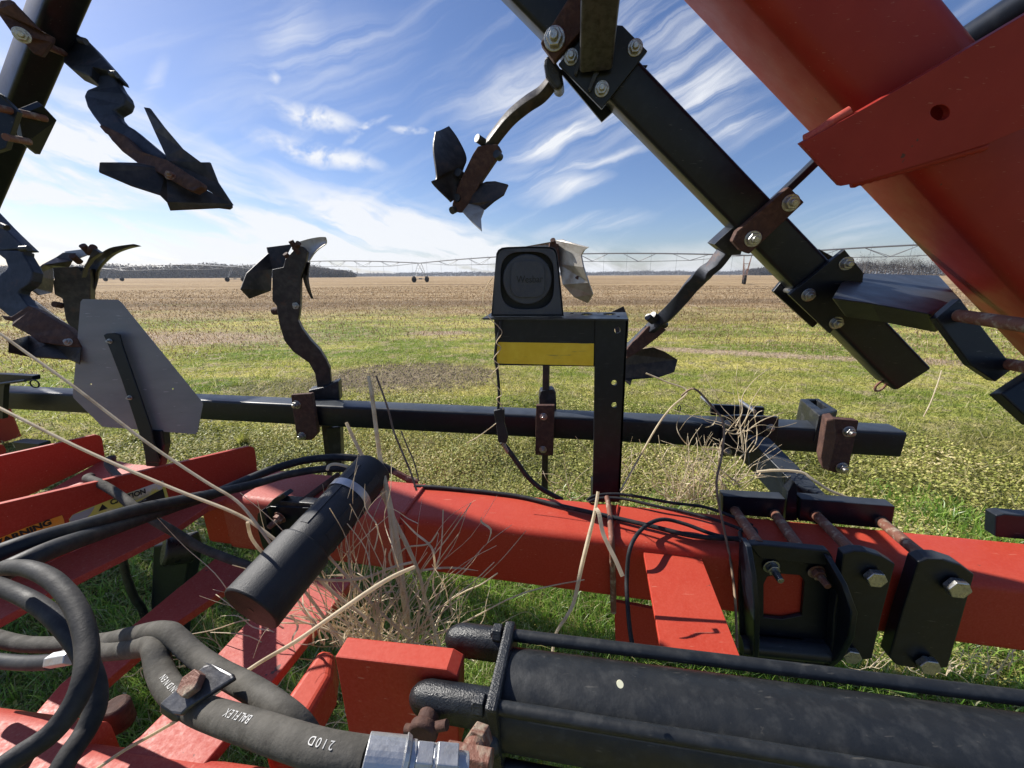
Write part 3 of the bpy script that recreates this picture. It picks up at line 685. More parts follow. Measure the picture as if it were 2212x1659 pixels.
# ================================================================== wing, right-hand side
wz = lambda x: None
E1 = P(1319, 217, .98); E2 = P(1895, 803, 1.13)
ta = (E2 - E1).normalized(); th = radians(24)
w_ = cv(cos(th)*.707, cos(th)*.707, sin(th)); w_ = (w_ - ta * w_.dot(ta)).normalized(); nF = ta.cross(w_).normalized()
if nF.dot(CAM - E1) < 0: nF = -nF
TE = PP(1952, 833, E1, nF); Lend = (TE - E1).dot(ta)
def tubebar(name, base, a, b, w, w_dir, n_dir, m, par, r, dp=None):
    dp = dp or w; prof = rrect(w, dp, r); A = base + a; B = base + b
    V, Fc = extr(prof, A + w_dir*w/2 - n_dir*dp/2, B + w_dir*w/2 - n_dir*dp/2, w_dir, n_dir); return mk(name, V, Fc, m, par, smooth=50)
rt = tubebar('wing_toolbar', E1, -ta * .75, ta * Lend, .1, w_, nF, 'black', CU, .011); wing = rt
def RF(px, py, off=0.): return PP(px, py, E1 + nF * off, nF)
def rplate(name, pts, off, thk, m, par=wing, **k): return plate(name, pts, E1 + nF * off, nF, thk, m, par, **k)
# rusty clamp across tube (lower one, with straight shank)
sw = rplate('clamp_bar', [(1582,521),(1592,500),(1705,403),(1738,437),(1619,549),(1600,541)], .028, .026, 'rust', bevel=.003)
for x, y in ((1708,438), (1626,516)): nut(wing, RF(x, y, .028), nF, .0165)
strap('straight_shank', [RF(1790,322,-.13), RF(1690,418,-.13), RF(1580,515,-.13)], .034, .02, nF, 'black', wing)
rplate('shank_holder', [(1543,528),(1558,514),(1583,492),(1604,538),(1600,550),(1572,551)], -.03, .07, 'blackw')
s7 = strap('shank', [RF(1568,540,-.06), RF(1545,570,-.07), RF(1520,592,-.09), RF(1495,617,-.14), RF(1470,648,-.2), RF(1440,680,-.26), RF(1402,712,-.32), RF(1340,770,-.38)], .046, .024, (nF + w_*.9 + ta*.1).normalized(), 'steelb', CU)
z7 = 1.53
sheet('sweep_blade', [(1340,790,z7),(1354,765,z7),(1387,754,z7),(1411,750,z7),(1437,760,z7+.03),(1464,777,z7+.06),(1457,804,z7+.05),(1424,815,z7+.03),(1366,820,z7),(1362,833,z7-.02),(1345,818,z7)], .007, 'steel', s7)
sheet('sweep_blade', [(1320,674,z7+.02),(1347,661,z7),(1358,690,z7),(1356,730,z7),(1335,740,z7)], .007, 'steel', s7)
for x, y in ((1404,688), (1430,697), (1415,684)): cyl('bolt', P(x-5, y-4, 1.44), P(x+7, y+6, 1.46), .013, 'blackw', s7)
plate('sweep_bracket', [(1352,757),(1400,705),(1418,700),(1440,712),(1420,730),(1380,760),(1354,775)], P(1390, 735, 1.49), Vector((0,-1,.2)), .03, 'rust', s7, bevel=.003)

# upper shank + sweep, in front of the sky
zz_ = 1.04
s2 = strap('shank', [RF(1204,150,-.07), RF(1193,176,-.07), RF(1170,204,-.07), RF(1140,224,-.07), RF(1106,252,-.07), RF(1078,285,-.07), RF(1053,321,-.07), RF(1030,362,-.07), RF(1012,404,-.07), RF(996,446,-.07)], .040, .030, (nF*.9 - w_*.6 + ta*.5).normalized(), 'steel', CU)
rplate('shank_holder', [(1176,122),(1190,118),(1212,150),(1218,182),(1207,196),(1196,190),(1178,165),(1174,140)], -.02, .08, 'cast', s2, bevel=.008)
blade('sweep_blade', [(941,284,1.085),(937,320,1.085),(944,383,1.095),(935,394,1.095),(976,436,1.135)], [(970,272,1.175),(990,300,1.175),(1008,340,1.165),(1000,370,1.165),(985,430,1.165)], .006, 'steel', s2, bow=.01)
sheet('sweep_blade', [(1030,400,1.155),(1050,392,1.145),(1070,391,1.125),(1097,398,1.105),(1087,420,1.105),(1066,434,1.115),(1045,452,1.125),(1034,445,1.145),(1012,440,1.155)], .006, 'steel', s2)
sheet('sweep_blade', [(1012,440,1.155),(1034,444,1.145),(1045,452,1.125),(1038,470,1.115),(1040,498,1.105),(1018,478,1.125),(999,457,1.145)], .006, 'bright', s2)  # paler sheet paints the sunlit tip of this blade
rplate('sweep_bracket', [(1021,333),(1032,316),(1052,312),(1074,312),(1081,325),(1075,338),(1040,390),(1012,446),(994,460),(976,455),(977,440),(990,398)], -.035, .03, 'rust', s2, bevel=.003)
for a, b in (((1030,298),(1045,308)), ((1072,332),(1080,340)), ((986,427),(992,431)), ((976,455),(986,450)), ((989,372),(997,378))):
    cyl('bolt', RF(a[0], a[1], -.03), RF(b[0], b[1], -.05), .011, 'blackw', s2)
# upper rusty clamp plate and the bolted square plate pair
rplate('clamp_bar', [(1167,92),(1186,62),(1225,0),(1262,-40),(1330,-20),(1257,65),(1206,122),(1197,133)], .034, .03, 'rust', bevel=.003)
nut(wing, RF(1198, 84, .034), nF, .020)
fpl = rplate('square_plate', [(1206,138),(1285,50),(1345,55),(1399,110),(1300,235)], .016, .015, 'black')
rplate('square_plate', [(1211,157),(1300,263),(1345,222),(1400,140),(1385,140),(1225,110)], -.102, .015, 'black')
for x, y in ((1234,123), (1300,192), (1372,103)): nut(wing, RF(x, y, .016), nF, .014)
# arm tube rising towards the camera
aS = RF(1288, 120, .02); aE = P(1312, -260, .62)
ad = (aE - aS).normalized(); a_s = cv(.74, .0, .67); a_s = (a_s - ad * a_s.dot(ad)).normalized(); a_u = ad.cross(a_s)
V_, F_ = extr(rrect(.078, .078, .009), aS - ad*.0, aE, a_s, a_u); mk('wing_arm', V_, F_, 'worn', CU, smooth=50)
for pts in ([(1240,158),(1252,116),(1260,116),(1246,162)], [(1270,192),(1285,150),(1295,152),(1275,198)]):
    rplate('gusset', pts, .03, .014, 'blackw')
# lower plate pair
rplate('square_plate', [(1705,637),(1825,539),(1866,590),(1860,640),(1793,721)], .016, .015, 'black')
rplate('square_plate', [(1670,630),(1690,606),(1770,538),(1885,600),(1756,708)], -.102, .015, 'black')
for x, y in ((1828,569), (1746,637), (1806,697)): nut(wing, RF(x, y, .016), nF, .014)
cyl('clamp_rod', RF(1697, 627, -.1), RF(1712, 630, .0), .007, 'zinc', wing)
# horizontal arm to the right
tq = [P(1860,590,1.10), P(2028,594,1.06), P(2075,645,.84), P(2009,678,.84), P(1795,644,1.0), P(1812,612,1.05)]
hn = (tq[1] - tq[0]).cross(tq[4] - tq[0]).normalized(); hn = hn if hn.z > 0 else -hn
pp0 = P(1930, 625, .98)
pts2 = [(1868,590),(2028,594),(2075,645),(2008,678),(1880,655),(1795,644),(1815,610)]
topn = cv(.05, .86, .5)
W_ = [PP(x, y, pp0, topn) for x, y in pts2]
za_ = -(RM.transposed() @ (W_[5] - CAM)).z; dn = P(1825, 684, za_ + .07) - P(1795, 644, za_)
warm = mk('wing_arm', *polyg(W_, dn), 'black', CU, bevel=.005, seg=3)
fa, fb = P(2040, 668, .80), P(2170, 808, .84)
plate('end_flange', [(2022,688),(2075,644),(2082,655),(2191,795),(2151,825),(2098,790)], fa, cv(-.25, -.15, 1), .02, 'black', warm, bevel=.002)
tp_ = [PP(2000,684,fa,cv(-.25,-.15,1)), PP(2022,688,fa,cv(-.25,-.15,1)), PP(2075,644,fa,cv(-.25,-.15,1)), PP(2060,641,fa,cv(-.25,-.15,1))]
cyl('hinge_rod', P(2067, 681, .80), P(2300, 716, .62), .0125, 'rustrod', warm)
cyl('hinge_rod', P(2158, 783, .82), P(2300, 808, .66), .0115, 'rustrod', warm)
plate('lower_bracket', [(2163,850),(2240,800),(2240,920)], P(2190, 850, .75), cv(-.3, .1, 1), .03, 'black', CU, bevel=.003)
# end ring of the tube
rc = RF(1902, 834, -.03)
tr_ = mk('ring_pin', *tubeg([rc + cv(1,.45,0)*.019*cos(a) + cv(-.3,1,.5)*.015*sin(a) for a in [2*pi*i/12 for i in range(13)]], .0034, 8, 2), 'rustrod', wing, smooth=60)

# big red wing tube
R1 = P(1625, 0, .70); R2 = P(1958, 363, .767)
ra = (R2 - R1).normalized(); th = radians(29)
rw = cv(cos(th)*.73, cos(th)*.68, sin(th)); rw = (rw - ra * rw.dot(ra)).normalized(); rn = ra.cross(rw).normalized(); rn = rn if rn.dot(CAM - R1) > 0 else -rn
big = tubebar('red_beam', R1, -ra * .5, ra * 1.35, .178, rw, rn, 'redwing', CU, .030, .26)
cn = cv(-.25, -.5, .83)
cp0 = P(1841, 240, .69)
crp = plate('cross_plate', [(1729,310),(1871,232),(2000,158),(2300,-20),(2300,230),(2212,277),(2130,312),(1971,360),(1850,396),(1816,402)], cp0, cn, .018, 'redwing', big, holes=[circ_px(2031,243,21,17,28)], bevel=.001)
plate('hole_back', circ_px(2031,243,30,26,20), cp0 - cn*.04, cn, .003, 'redwing', big, bevel=0)
bd = [PP(x, y, cp0 - cn * .014, cn) for x, y in ((1738,301),(1770,284),(1800,262),(1836,240))]
tube('weld_bead', bd, .009, 'redold_glare', big)
weld(PP(1838, 398, cp0 - cn*.018, cn), PP(2130, 316, cp0 - cn*.018, cn), .007, big, 'redwing')
cyl('wing_cylinder', P(2100, 85, .78), P(2330, -60, .62), .032, 'black', CU)

# ================================================================== wing, left-hand side
G1 = P(97, 0, .95); G2 = P(20, 203, 1.08); ga = (G2 - G1).normalized()
th = radians(-79); gw = cv(cos(th)*.935, -cos(th)*.355, sin(th)); gw = (gw - ga*gw.dot(ga)).normalized(); gn = ga.cross(gw).normalized(); gn = gn if gn.dot(CAM - G1) > 0 else -gn
LWg = tubebar('wing_toolbar', G1, -ga * .25, ga * 1.3, .068, gw, gn, 'black', CU, .010, .1)
sheet('clamp_bar', [(-10,22,.92),(0,0,.92),(22,-2,.92),(30,8,.92),(80,62,.95),(114,80,.98),(112,92,.98),(90,123,.98),(72,116,.97),(50,90,.96),(24,70,.93)], .022, 'rust', LWg, bevel=.003)
nut(LWg, P(47, 76, .93), cv(.95, -.6, 1), .0125)
cyl('clamp_rod', P(100,99,.99), P(142,116,1.06), .0085, 'rustrod', LWg)
sheet('square_plate', [(93,228,1.02),(123,260,1.06),(87,334,1.08),(76,333,1.08),(52,312,1.03),(40,250,1.0)], .018, 'black', LWg)
sheet('square_plate', [(-20,190,.95),(0,203,.95),(38,240,.97),(12,320,.98),(-20,330,.97)], .016, 'black', LWg)
cyl('clamp_rod', P(-10,232,.94), P(98,256,1.04), .0085, 'rustrod', LWg)
cyl('clamp_rod', P(12,296,.97), P(62,306,1.03), .0085, 'rustrod', LWg)
sL1 = sheet('shank', [(194,142,1.06),(240,158,1.05),(256,186,1.05),(267,200,1.04),(271,213,1.04),(266,227,1.04),(247,238,1.04),(249,246,1.04),(263,263,1.03),(287,277,1.03),(318,303,1.02),(360,338,1.01),(350,350,1.01),(320,355,1.01),(297,350,1.02),(270,322,1.02),(240,303,1.03),(217,272,1.03),(200,250,1.04),(187,230,1.04),(180,207,1.05),(187,193,1.05),(210,184,1.05),(204,170,1.05),(195,160,1.06)], .028, 'steelb', CU, bevel=.005)
sheet('shank_holder', [(150,72,1.06),(160,69,1.06),(190,88,1.06),(222,124,1.05),(247,153,1.04),(251,162,1.04),(236,156,1.04),(197,142,1.03),(194,165,1.03),(150,145,1.04),(135,132,1.05),(138,108,1.06)], .04, 'steelb', sL1, bevel=.004)
cyl('bolt', P(172,86,1.03), P(186,90,1.03), .008, 'steelb', sL1); cyl('bolt', P(240,160,1.02), P(252,161,1.02), .008, 'blackw', sL1)
sheet('sweep_bracket', [(213,272,1.0),(218,268,1.0),(240,278,1.0),(265,290,1.0),(300,325,.99),(360,345,.98),(432,392,.96),(434,402,.96),(417,413,.96),(400,407,.97),(340,372,.98),(297,352,.99),(262,326,1.0),(238,300,1.0),(238,292,1.0),(225,286,1.0)], .02, 'rust', sL1, bevel=.003)
nut(LWg, P(368, 380, .955), cv(.3, .2, 1), .009, 'rustrod')
zs = 1.0
sheet('sweep_blade', [(215,350,zs-.10),(255,350,zs-.07),(297,351,zs-.04),(360,365,zs+.0),(503,440,zs+.04),(503,447,zs+.04),(497,451,zs+.04),(473,448,zs+.03),(367,453,zs-.01),(360,435,zs-.02),(345,420,zs-.03),(283,400,zs-.06),(213,370,zs-.10)], .006, 'steel', sL1)
sheet('sweep_blade', [(310,231,zs-.0),(323,233,zs-.0),(353,273,zs-.01),(393,320,zs+.0),(433,350,zs+.01),(453,350,zs+.02),(470,393,zs+.03),(503,443,zs+.04),(433,402,zs+.02),(360,348,zs+.0),(358,337,zs+.0),(333,283,zs+.0)], .006, 'steel', sL1)


z3 = 1.12
sL3 = sheet('shank', [(-10,540,z3),(51,541,z3),(50,549,z3),(64,572,z3),(71,587,z3),(67,606,z3),(60,615,z3),(43,626,z3),(40,634,z3),(58,658,z3),(80,672,z3),(60,690,z3),(22,686,z3),(-10,660,z3),(-10,610,z3),(0,592,z3),(12,583,z3),(16,577,z3),(10,560,z3),(-10,545,z3)], .028, 'steelb', CU, bevel=.005)
# unseen beams added outside the picture on the left to cast shade
sh_ = Vector((sin(SUN_AZ), cos(SUN_AZ), 0)); ph_ = Vector((sh_.y, -sh_.x, 0)); ph_ = ph_ if ph_.y < 0 else -ph_
shade_end = Vector((-2.68, 2.30, 3.30)) + ph_ * .10
shade_beam = bar('red_beam', shade_end, shade_end + sh_ * 2.2, .178, .178, 'redwing', CU, r=.03)
bar('red_beam', shade_end + sh_ * 2.11 - ZU * .09, shade_end + sh_ * 2.11 - ZU * 3.25, .178, .178, 'redwing', CU, r=.03)  # added upright carrying the unseen shade beam
for k_, pp_ in enumerate((-.14, -.42, -.70, -.98)):
    o_ = sh_ * 4.7 + ph_ * pp_ + ZU * 3.0
    bar('red_beam', o_, o_ + sh_ * 1.7, .265, .15, 'redwing', CU, r=.02)  # unseen bars added to shade the ground at lower left
o_ = sh_ * 6.1 + ZU * 3.14
bar('red_beam', o_ + ph_ * (-1.1), o_ + ph_ * .25, .12, .12, 'redwing', CU, r=.015)  # added cross bar tying the unseen shade bars together
# lower-left shank and sweep
sheet('shank_holder', [(-60,420,z3),(0,483,z3),(13,496,z3),(36,518,z3),(56,537,z3),(0,541,z3),(-60,541,z3)], .035, 'steelb', sL3, bevel=.004)
cyl('bolt', P(45,538,z3-.02), P(62,537,z3-.02), .008, 'blackw', sL3); cyl('bolt', P(2,486,z3-.02), P(15,492,z3-.02), .008, 'blackw', sL3)
sheet('sweep_bracket', [(0,680,z3-.03),(24,683,z3-.03),(60,660,z3-.03),(73,665,z3-.03),(142,705,z3-.04),(165,728,z3-.05),(172,750,z3-.05),(148,748,z3-.05),(82,739,z3-.04),(62,723,z3-.04),(24,703,z3-.04),(26,694,z3-.03),(21,690,z3-.03),(9,691,z3-.03)], .025, 'rust', sL3, bevel=.003)
sheet('sweep_blade', [(62,724,z3),(110,735,z3-.02),(175,750,z3-.05),(172,785,z3-.05),(161,780,z3-.05),(148,775,z3-.04),(64,769,z3-.06),(17,759,z3-.12),(18,737,z3-.12)], .006, 'steel', sL3)
sheet('sweep_blade', [(71,647,z3+.06),(76,650,z3+.06),(84,656,z3+.05),(120,683,z3+.02),(147,702,z3),(142,708,z3),(110,688,z3+.02),(77,662,z3+.05),(72,655,z3+.06)], .006, 'steel', sL3)
nut(LWg, P(148, 739, z3 - .06), cv(.2, .2, 1), .008, 'bright')

# toolbar end fittings at far left
lf = thing('toolbar_bracket', P(30, 840, 1.9)); lf.parent = CU; lf.location = WL[lf] - WL[CU]
plate('top_bar', [(-30,808),(0,808),(70,812),(70,822),(20,828),(-30,830)], P(30, 815, 1.85), VV, .03, 'black', lf)
plate('side_plate', [(-40,835),(10,830),(8,845),(6,905),(-40,900)], P(0, 850, 1.85), VV, .02, 'black', lf)
cyl('clamp_rod', P(-20,832,1.84), P(55,822,1.8), .006, 'black', lf)
mk('ring_pin', *tubeg([P(75,829,1.78) + Vector((1,0,0))*.02*cos(a) + ZU*.018*sin(a) for a in [2*pi*i/12 for i in range(13)]], .003, 8, 2), 'black', lf, smooth=60)

# ================================================================== triangular sign (its back)
SG = thing('warning_sign', P(330, 990, 1.15), 'grey metal back of a slow vehicle triangle on a black flat bracket', 'sign')
sn = Vector((.10, -1, .10)); sp = P(300, 790, 1.10)
pn = plate('panel', [(179,646),(254,647),(262,654),(436,868),(438,874),(426,934),(421,938),(222,922),(216,917),(159,860),(157,853),(174,652)], sp, sn, .002, 'alu', SG,
           holes=[circ_px(196,830,2.2,2.2,8), circ_px(373,840,2.2,2.4,8), circ_px(392,891,1.2,1.2,6)], bevel=0)
s_n = sn.normalized()
plate('bracket_bar', [(223,724),(230,720),(246,719),(257,722),(263,745),(300,850),(327,930),(330,950),(343,1000),(316,1000),(308,960),(285,890),(262,820),(235,750)], sp + s_n * .022, sn, .006, 'black', SG)
plate('socket', [(306,928),(350,930),(354,962),(345,1010),(314,1008),(310,965)], sp + s_n * .005, sn, .03, 'black', SG, bevel=.004)
for x, y in ((237,737), (280,859)): nut(SG, PP(x, y, sp + s_n * .022, s_n), s_n, .0055, m='zinc', stud=.9)

# ================================================================== plastic canister
cA, cB = P(541, 1318, .60), P(806, 1014, .86)
CN = thing('document_tube', (cA + cB) / 2, 'black textured plastic canister strapped along the red beam', 'canister')
cdv = (cB - cA).normalized(); Lc = (cB - cA).length
cyl('end_cap', cA, cA + cdv * Lc * .36, .0495, 'plastic', CN, n=56, bevel=.003)
cyl('tube_body', cA + cdv * Lc * .34, cB, .0435, 'plastic', CN, n=56, bevel=.004)
cs_, cu2 = frame(cdv)
for k in range(5):          # raised grip ribs
    a = 2*pi*k/5 + .35; d = cs_ * cos(a) + cu2 * sin(a)
    box('grip_rib', cA + cdv*Lc*.66 + d*.0437, cdv*Lc*.24, d.cross(cdv)*.0085, d*.0006, 'plastic', CN, bevel=.0005)
    if k % 2 == 5: box('grip_rib', cA + cdv*Lc*.16 + d*.0497, cdv*Lc*.12, d.cross(cdv)*.009, d*.0006, 'plastic', CN, bevel=.0005)
V_, F_ = [], []
for j, (r_, o_) in enumerate(((.0462, -.008), (.0462, .008), (.0452, .008), (.0452, -.008))):
    c = cA + cdv * (Lc * .74 + o_); V_ += [c + (cs_*cos(2*pi*i/48) + cu2*sin(2*pi*i/48)) * r_ for i in range(48)]
for j in range(4):
    for i in range(48): F_.append((j*48+i, j*48+(i+1) % 48, (j+1) % 4*48+(i+1) % 48, (j+1) % 4*48+i))
mk('steel_band', V_, F_, 'zincfit', CN, smooth=40)
ch = cA - cdv * .0006
mk('end_hole', *cylg(ch - cs_*.0 + cu2*.0 , ch + cdv*.002, .007, n=5), 'ink', CN)

# ================================================================== hydraulic hoses
def hose(label, path, r, m, name='hydraulic_hose', cat='hose', k=8, n=14, group=None):
    pts = [P(*p) for p in path]; V, Fc = tubeg(pts, r, n, k)
    return tag(mk(name, V, Fc, m, None, smooth=60), label, cat, group)
hz = thing('hydraulic_hose', P(700, 1620, .32), 'thick grey hose with white lettering and silver end fitting, through the clamp', 'hose')
hp = [(150,1414,.58),(230,1406,.54),(295,1398,.50),(328,1392,.475),(337,1410,.455),(346,1450,.44),(370,1492,.415),(420,1528,.385),(480,1551,.35),(540,1570,.328),(610,1594,.308),(700,1621,.292),(795,1637,.286)]
ha = mk('hose', *tubeg([P(*p) for p in hp], .0128, 20, 10), 'rubberg', hz, smooth=60)
f0 = P(788, 1637, .286); f1 = P(990, 1655, .295); fd = (f1 - f0).normalized(); Lf = (f1 - f0).length
mk('crimp_fitting', *join([cylg(f0, f0 + fd*Lf*.40, .0150, n=28), cylg(f0 + fd*Lf*.40, f0 + fd*Lf*.46, .0168, .0145, 24), cylg(f0+fd*Lf*.46, f0+fd*Lf*.52, .013), cylg(f0 + fd*Lf*.52, f0 + fd*Lf*.70, .0138, hexa=True), cylg(f0+fd*Lf*.70, f0+fd*Lf*.74, .012), cylg(f0 + fd*Lf*.74, f0 + fd*Lf*.97, .0146, hexa=True), cylg(f0+fd*Lf*.97, f0+fd*Lf*1.1, .009)]), 'zincfit', hz, bevel=.0008)
def hose_text(s, t0, size, m='white', par=None, path=None, r=.0128):
    """printing along the hose: one glyph after another, following the curve, upside down"""
    pts = crom([P(*p) for p in (path or hp)], 10); d = [0.]
    for i in range(1, len(pts)): d.append(d[-1] + (pts[i] - pts[i-1]).length)
    pos = d[-1] * t0; V, Fc = [], []
    for chx in s:
        i = max(k for k in range(len(d) - 1) if d[k] <= pos); f = (pos - d[i]) / (d[i+1] - d[i]); c = pts[i].lerp(pts[i+1], f)
        tg = (pts[min(i+2, len(pts)-1)] - pts[max(i-1, 0)]).normalized(); n_ = (CAM - c).normalized() * .6 + ZU * .7; n_ = (n_ - tg * n_.dot(tg)).normalized()
        if chx != ' ':
            xd = -tg; yd = n_.cross(xd).normalized()
            o = text('glyph', chx, c + n_ * (r + .0002) - yd * size * .32, xd, yd, size, m, None, depth=.0001)
            k = len(V); V += [v.co + o.location for v in o.data.vertices]; Fc += [tuple(j + k for j in p.vertices) for p in o.data.polygons]
            bpy.data.objects.remove(o)
        pos -= size * (.62 if chx != ' ' else .5)
    return mk('lettering', V, Fc, m, par or hz)
hose_text('BALFLEX', .83, .0088); hose_text('210D', .965, .0080); hose_text('2SN DIN EN', .60, .0080)
hose('second grey hose beside it through the clamp, dipping out of sight lower centre',
     [(-30,1372,.64),(60,1392,.62),(200,1388,.58),(270,1376,.53),(330,1364,.49),(364,1366,.47),(388,1384,.46),(425,1418,.445),(472,1450,.42),(540,1487,.385),(600,1528,.355),(650,1572,.345),(690,1640,.345)], .0115, 'rubberg')
hc_ = thing('hose_clamp', P(430, 1495, .36), 'worn black steel clamp plate with a rusty bolt, holding two hoses', 'clamp')
hn_ = cv(-.22, .72, .64)
kp = P(428, 1493, .366)
plate('clamp_plate', [(343,1521),(352,1512),(440,1437),(453,1433),(465,1437),(500,1455),(505,1466),(486,1478),(403,1530),(388,1545),(375,1543)], kp, hn_, .006, 'worn', hc_, bevel=.003)
plate('clamp_side', [(343,1521),(380,1544),(386,1552),(384,1562),(370,1560),(344,1542)], kp, cv(-.1,-.1,1), .004, 'worn', hc_, bevel=.002)
nut(hc_, PP(424, 1480, kp, hn_), hn_, .0112, 'rustrod', stud=0, wash=False, th=.75)

hose('long dusty hose rising from lower left across the red channel to the canister top',
     [(-60,1220,.46),(0,1194,.48),(80,1166,.51),(174,1138,.58),(290,1103,.70),(380,1083,.82),(466,1065,.95),(548,1046,1.06),(618,1026,1.14),(690,1014,1.20),(750,1013,1.24),(800,1022,1.26)], .0112, 'rubberd')
h2 = thing('hydraulic_hose', P(700, 990, 1.25), 'black hose arching over the canister top to a brass fitting', 'hose')
mk('hose', *tubeg([P(*p) for p in [(-60,1268,.46),(30,1224,.47),(130,1180,.52),(240,1142,.64),(372,1096,.84),(470,1064,1.0),(540,1034,1.10),(600,1010,1.18),(667,993,1.24),(742,988,1.28),(800,996,1.30),(850,1018,1.31)]], .0120, 14, 8), 'rubberd', h2, smooth=60)
mk('fitting', *join([cylg(P(846,1016,1.31), P(880,1034,1.31), .011, hexa=True), cylg(P(880,1034,1.31), P(902,1044,1.31), .013, hexa=True)]), 'rustrod', h2, bevel=.001)
hose('dusty black hose looping in front of the bottom left corner',
     [(10,1226,.42),(60,1228,.40),(110,1250,.38),(150,1290,.365),(176,1340,.35),(188,1400,.335),(183,1460,.32),(160,1520,.31),(110,1585,.30),(30,1640,.29),(-40,1690,.28)], .0080, 'rubber')
hose('black hose looping just behind the corner loop, dropping past the frame bottom',
     [(-50,1248,.46),(20,1275,.44),(80,1305,.42),(135,1352,.40),(178,1410,.385),(204,1475,.37),(205,1530,.36),(184,1580,.35),(150,1630,.335),(110,1700,.32)], .0086, 'rubber')
hose('short dark hose under the loops near the left edge',
     [(150,1530,.42),(110,1580,.40),(60,1625,.39),(20,1690,.38)], .0085, 'rubberd')
h6 = thing('hydraulic_hose', P(80, 1425, .55), 'dark hose with a bright fitting at the left edge, above the near beam', 'hose')
mk('hose', *tubeg([P(*p) for p in [(-60,1420,.6),(0,1428,.58),(60,1432,.56),(115,1430,.54)]], .0098, 14, 8), 'rubberd', h6, smooth=60)
mk('fitting', *cylg(P(112,1427,.535), P(156,1419,.52), .0100, hexa=True), 'zincfit', h6, bevel=.001)
hose('thin grey hose crossing over the channel top edge and down behind the braces',
     [(262,1110,1.0),(230,1060,1.02),(196,1030,1.0),(190,1034,.985),(217,1045,.97),(254,1067,.95),(292,1097,.92),(340,1128,.92),(381,1152,.95),(440,1186,.98),(542,1224,1.0),(600,1240,1.0)][2:], .0105, 'rubberg')
hose('short grey hose loop rising between the two red channels',
     [(262,1036,1.16),(246,1020,1.2),(234,1004,1.22),(236,992,1.24),(250,990,1.25)], .0100, 'rubberg')

# ---- electrical cables
def cable(label, path, r=.0045, m='rubberd'): return hose(label, path, r, m, name='electrical_cable', cat='cable', n=10)
zB = lambda x, y, up=.006: (x, y, ((BH + up - H0) / ray(x, y).z))
cable('long thick cable lying along the top of the red beam', [zB(895,1050),zB(960,1054),zB(1060,1064),zB(1130,1074),zB(1200,1090,.008),zB(1300,1112,.01),zB(1400,1135,.012),zB(1500,1158,.012),zB(1600,1164,.012)], .0062)
cable('upper black cable arching behind the lamp post foot', [zB(1268,1080),zB(1290,1070,.01),zB(1330,1067,.016),zB(1380,1073,.016),zB(1450,1086,.014),zB(1520,1095,.012),zB(1580,1115,.01),zB(1625,1135,.012)])
cable('lower black cable arching behind the lamp post foot', [zB(1272,1084),zB(1300,1076,.012),zB(1350,1078,.018),zB(1420,1094,.016),zB(1480,1106,.014),zB(1560,1128,.014),zB(1620,1152,.014)])
cable('black cable looping down in front of the beam beside the sunlit plate', [zB(1612,1170,.012),zB(1540,1154,.012),zB(1480,1132,.02),zB(1430,1122,.03),zB(1390,1140,.03),zB(1362,1182,.02),(1354,1250,.905),(1356,1310,.87),(1362,1370,.83),(1372,1420,.80)], .0050)
ct = cable('black tie bundling the cables at the cast bracket', [zB(1598,1148,.02),zB(1615,1140,.03),zB(1632,1146,.03),zB(1628,1168,.02),zB(1606,1172,.016),zB(1598,1150,.02)], .0050)
lc = thing('lamp_cable', PY(1078, 900, YP), 'black wire harness with a plug connector hanging from the lamp bracket', 'cable')
mk('wire', *tubeg([PY(x, y, YP - .01) for x, y in [(1082,692),(1079,715),(1072,745),(1070,775),(1075,805),(1078,850),(1076,885)]], .0042, 10, 8), 'rubberd', lc, smooth=60)
plate('connector', [(1066,888),(1080,884),(1090,886),(1090,915),(1098,945),(1094,958),(1076,956),(1072,920)], Vector((0, YP - .02, 0)), Vector((0,-1,0)), .02, 'plastic', lc, bevel=.003)
mk('wire', *tubeg([PY(x, y, YP) for x, y in [(1084,955),(1098,972),(1118,1000),(1140,1030),(1170,1056),(1215,1080)]], .0075, 10, 8), 'rubberd', lc, smooth=60)
for dx in (0, 3, 6):
    mk('thin_wire', *tubeg([PY(1083+dx, 952, YP-.01), PY(1088+dx, 966, YP-.01), PY(1096+dx, 980, YP-.004)], .0012, 6, 4), 'white' if dx else 'zinc', lc, smooth=60)
tag(tube('dead_vine', [PY(x, y, YP - .018) for x, y in [(1064,600),(1048,625),(1043,650),(1052,680),(1078,707),(1084,720),(1072,740),(1082,752),(1066,775),(1078,790),(1060,815),(1084,850),(1072,862),(1086,880),(1080,905),(1058,925),(1030,945),(1008,957)]], .0013, 'straw', None, n=6, k=5),
    'thin dry vine wound round the lamp wire', 'vine')
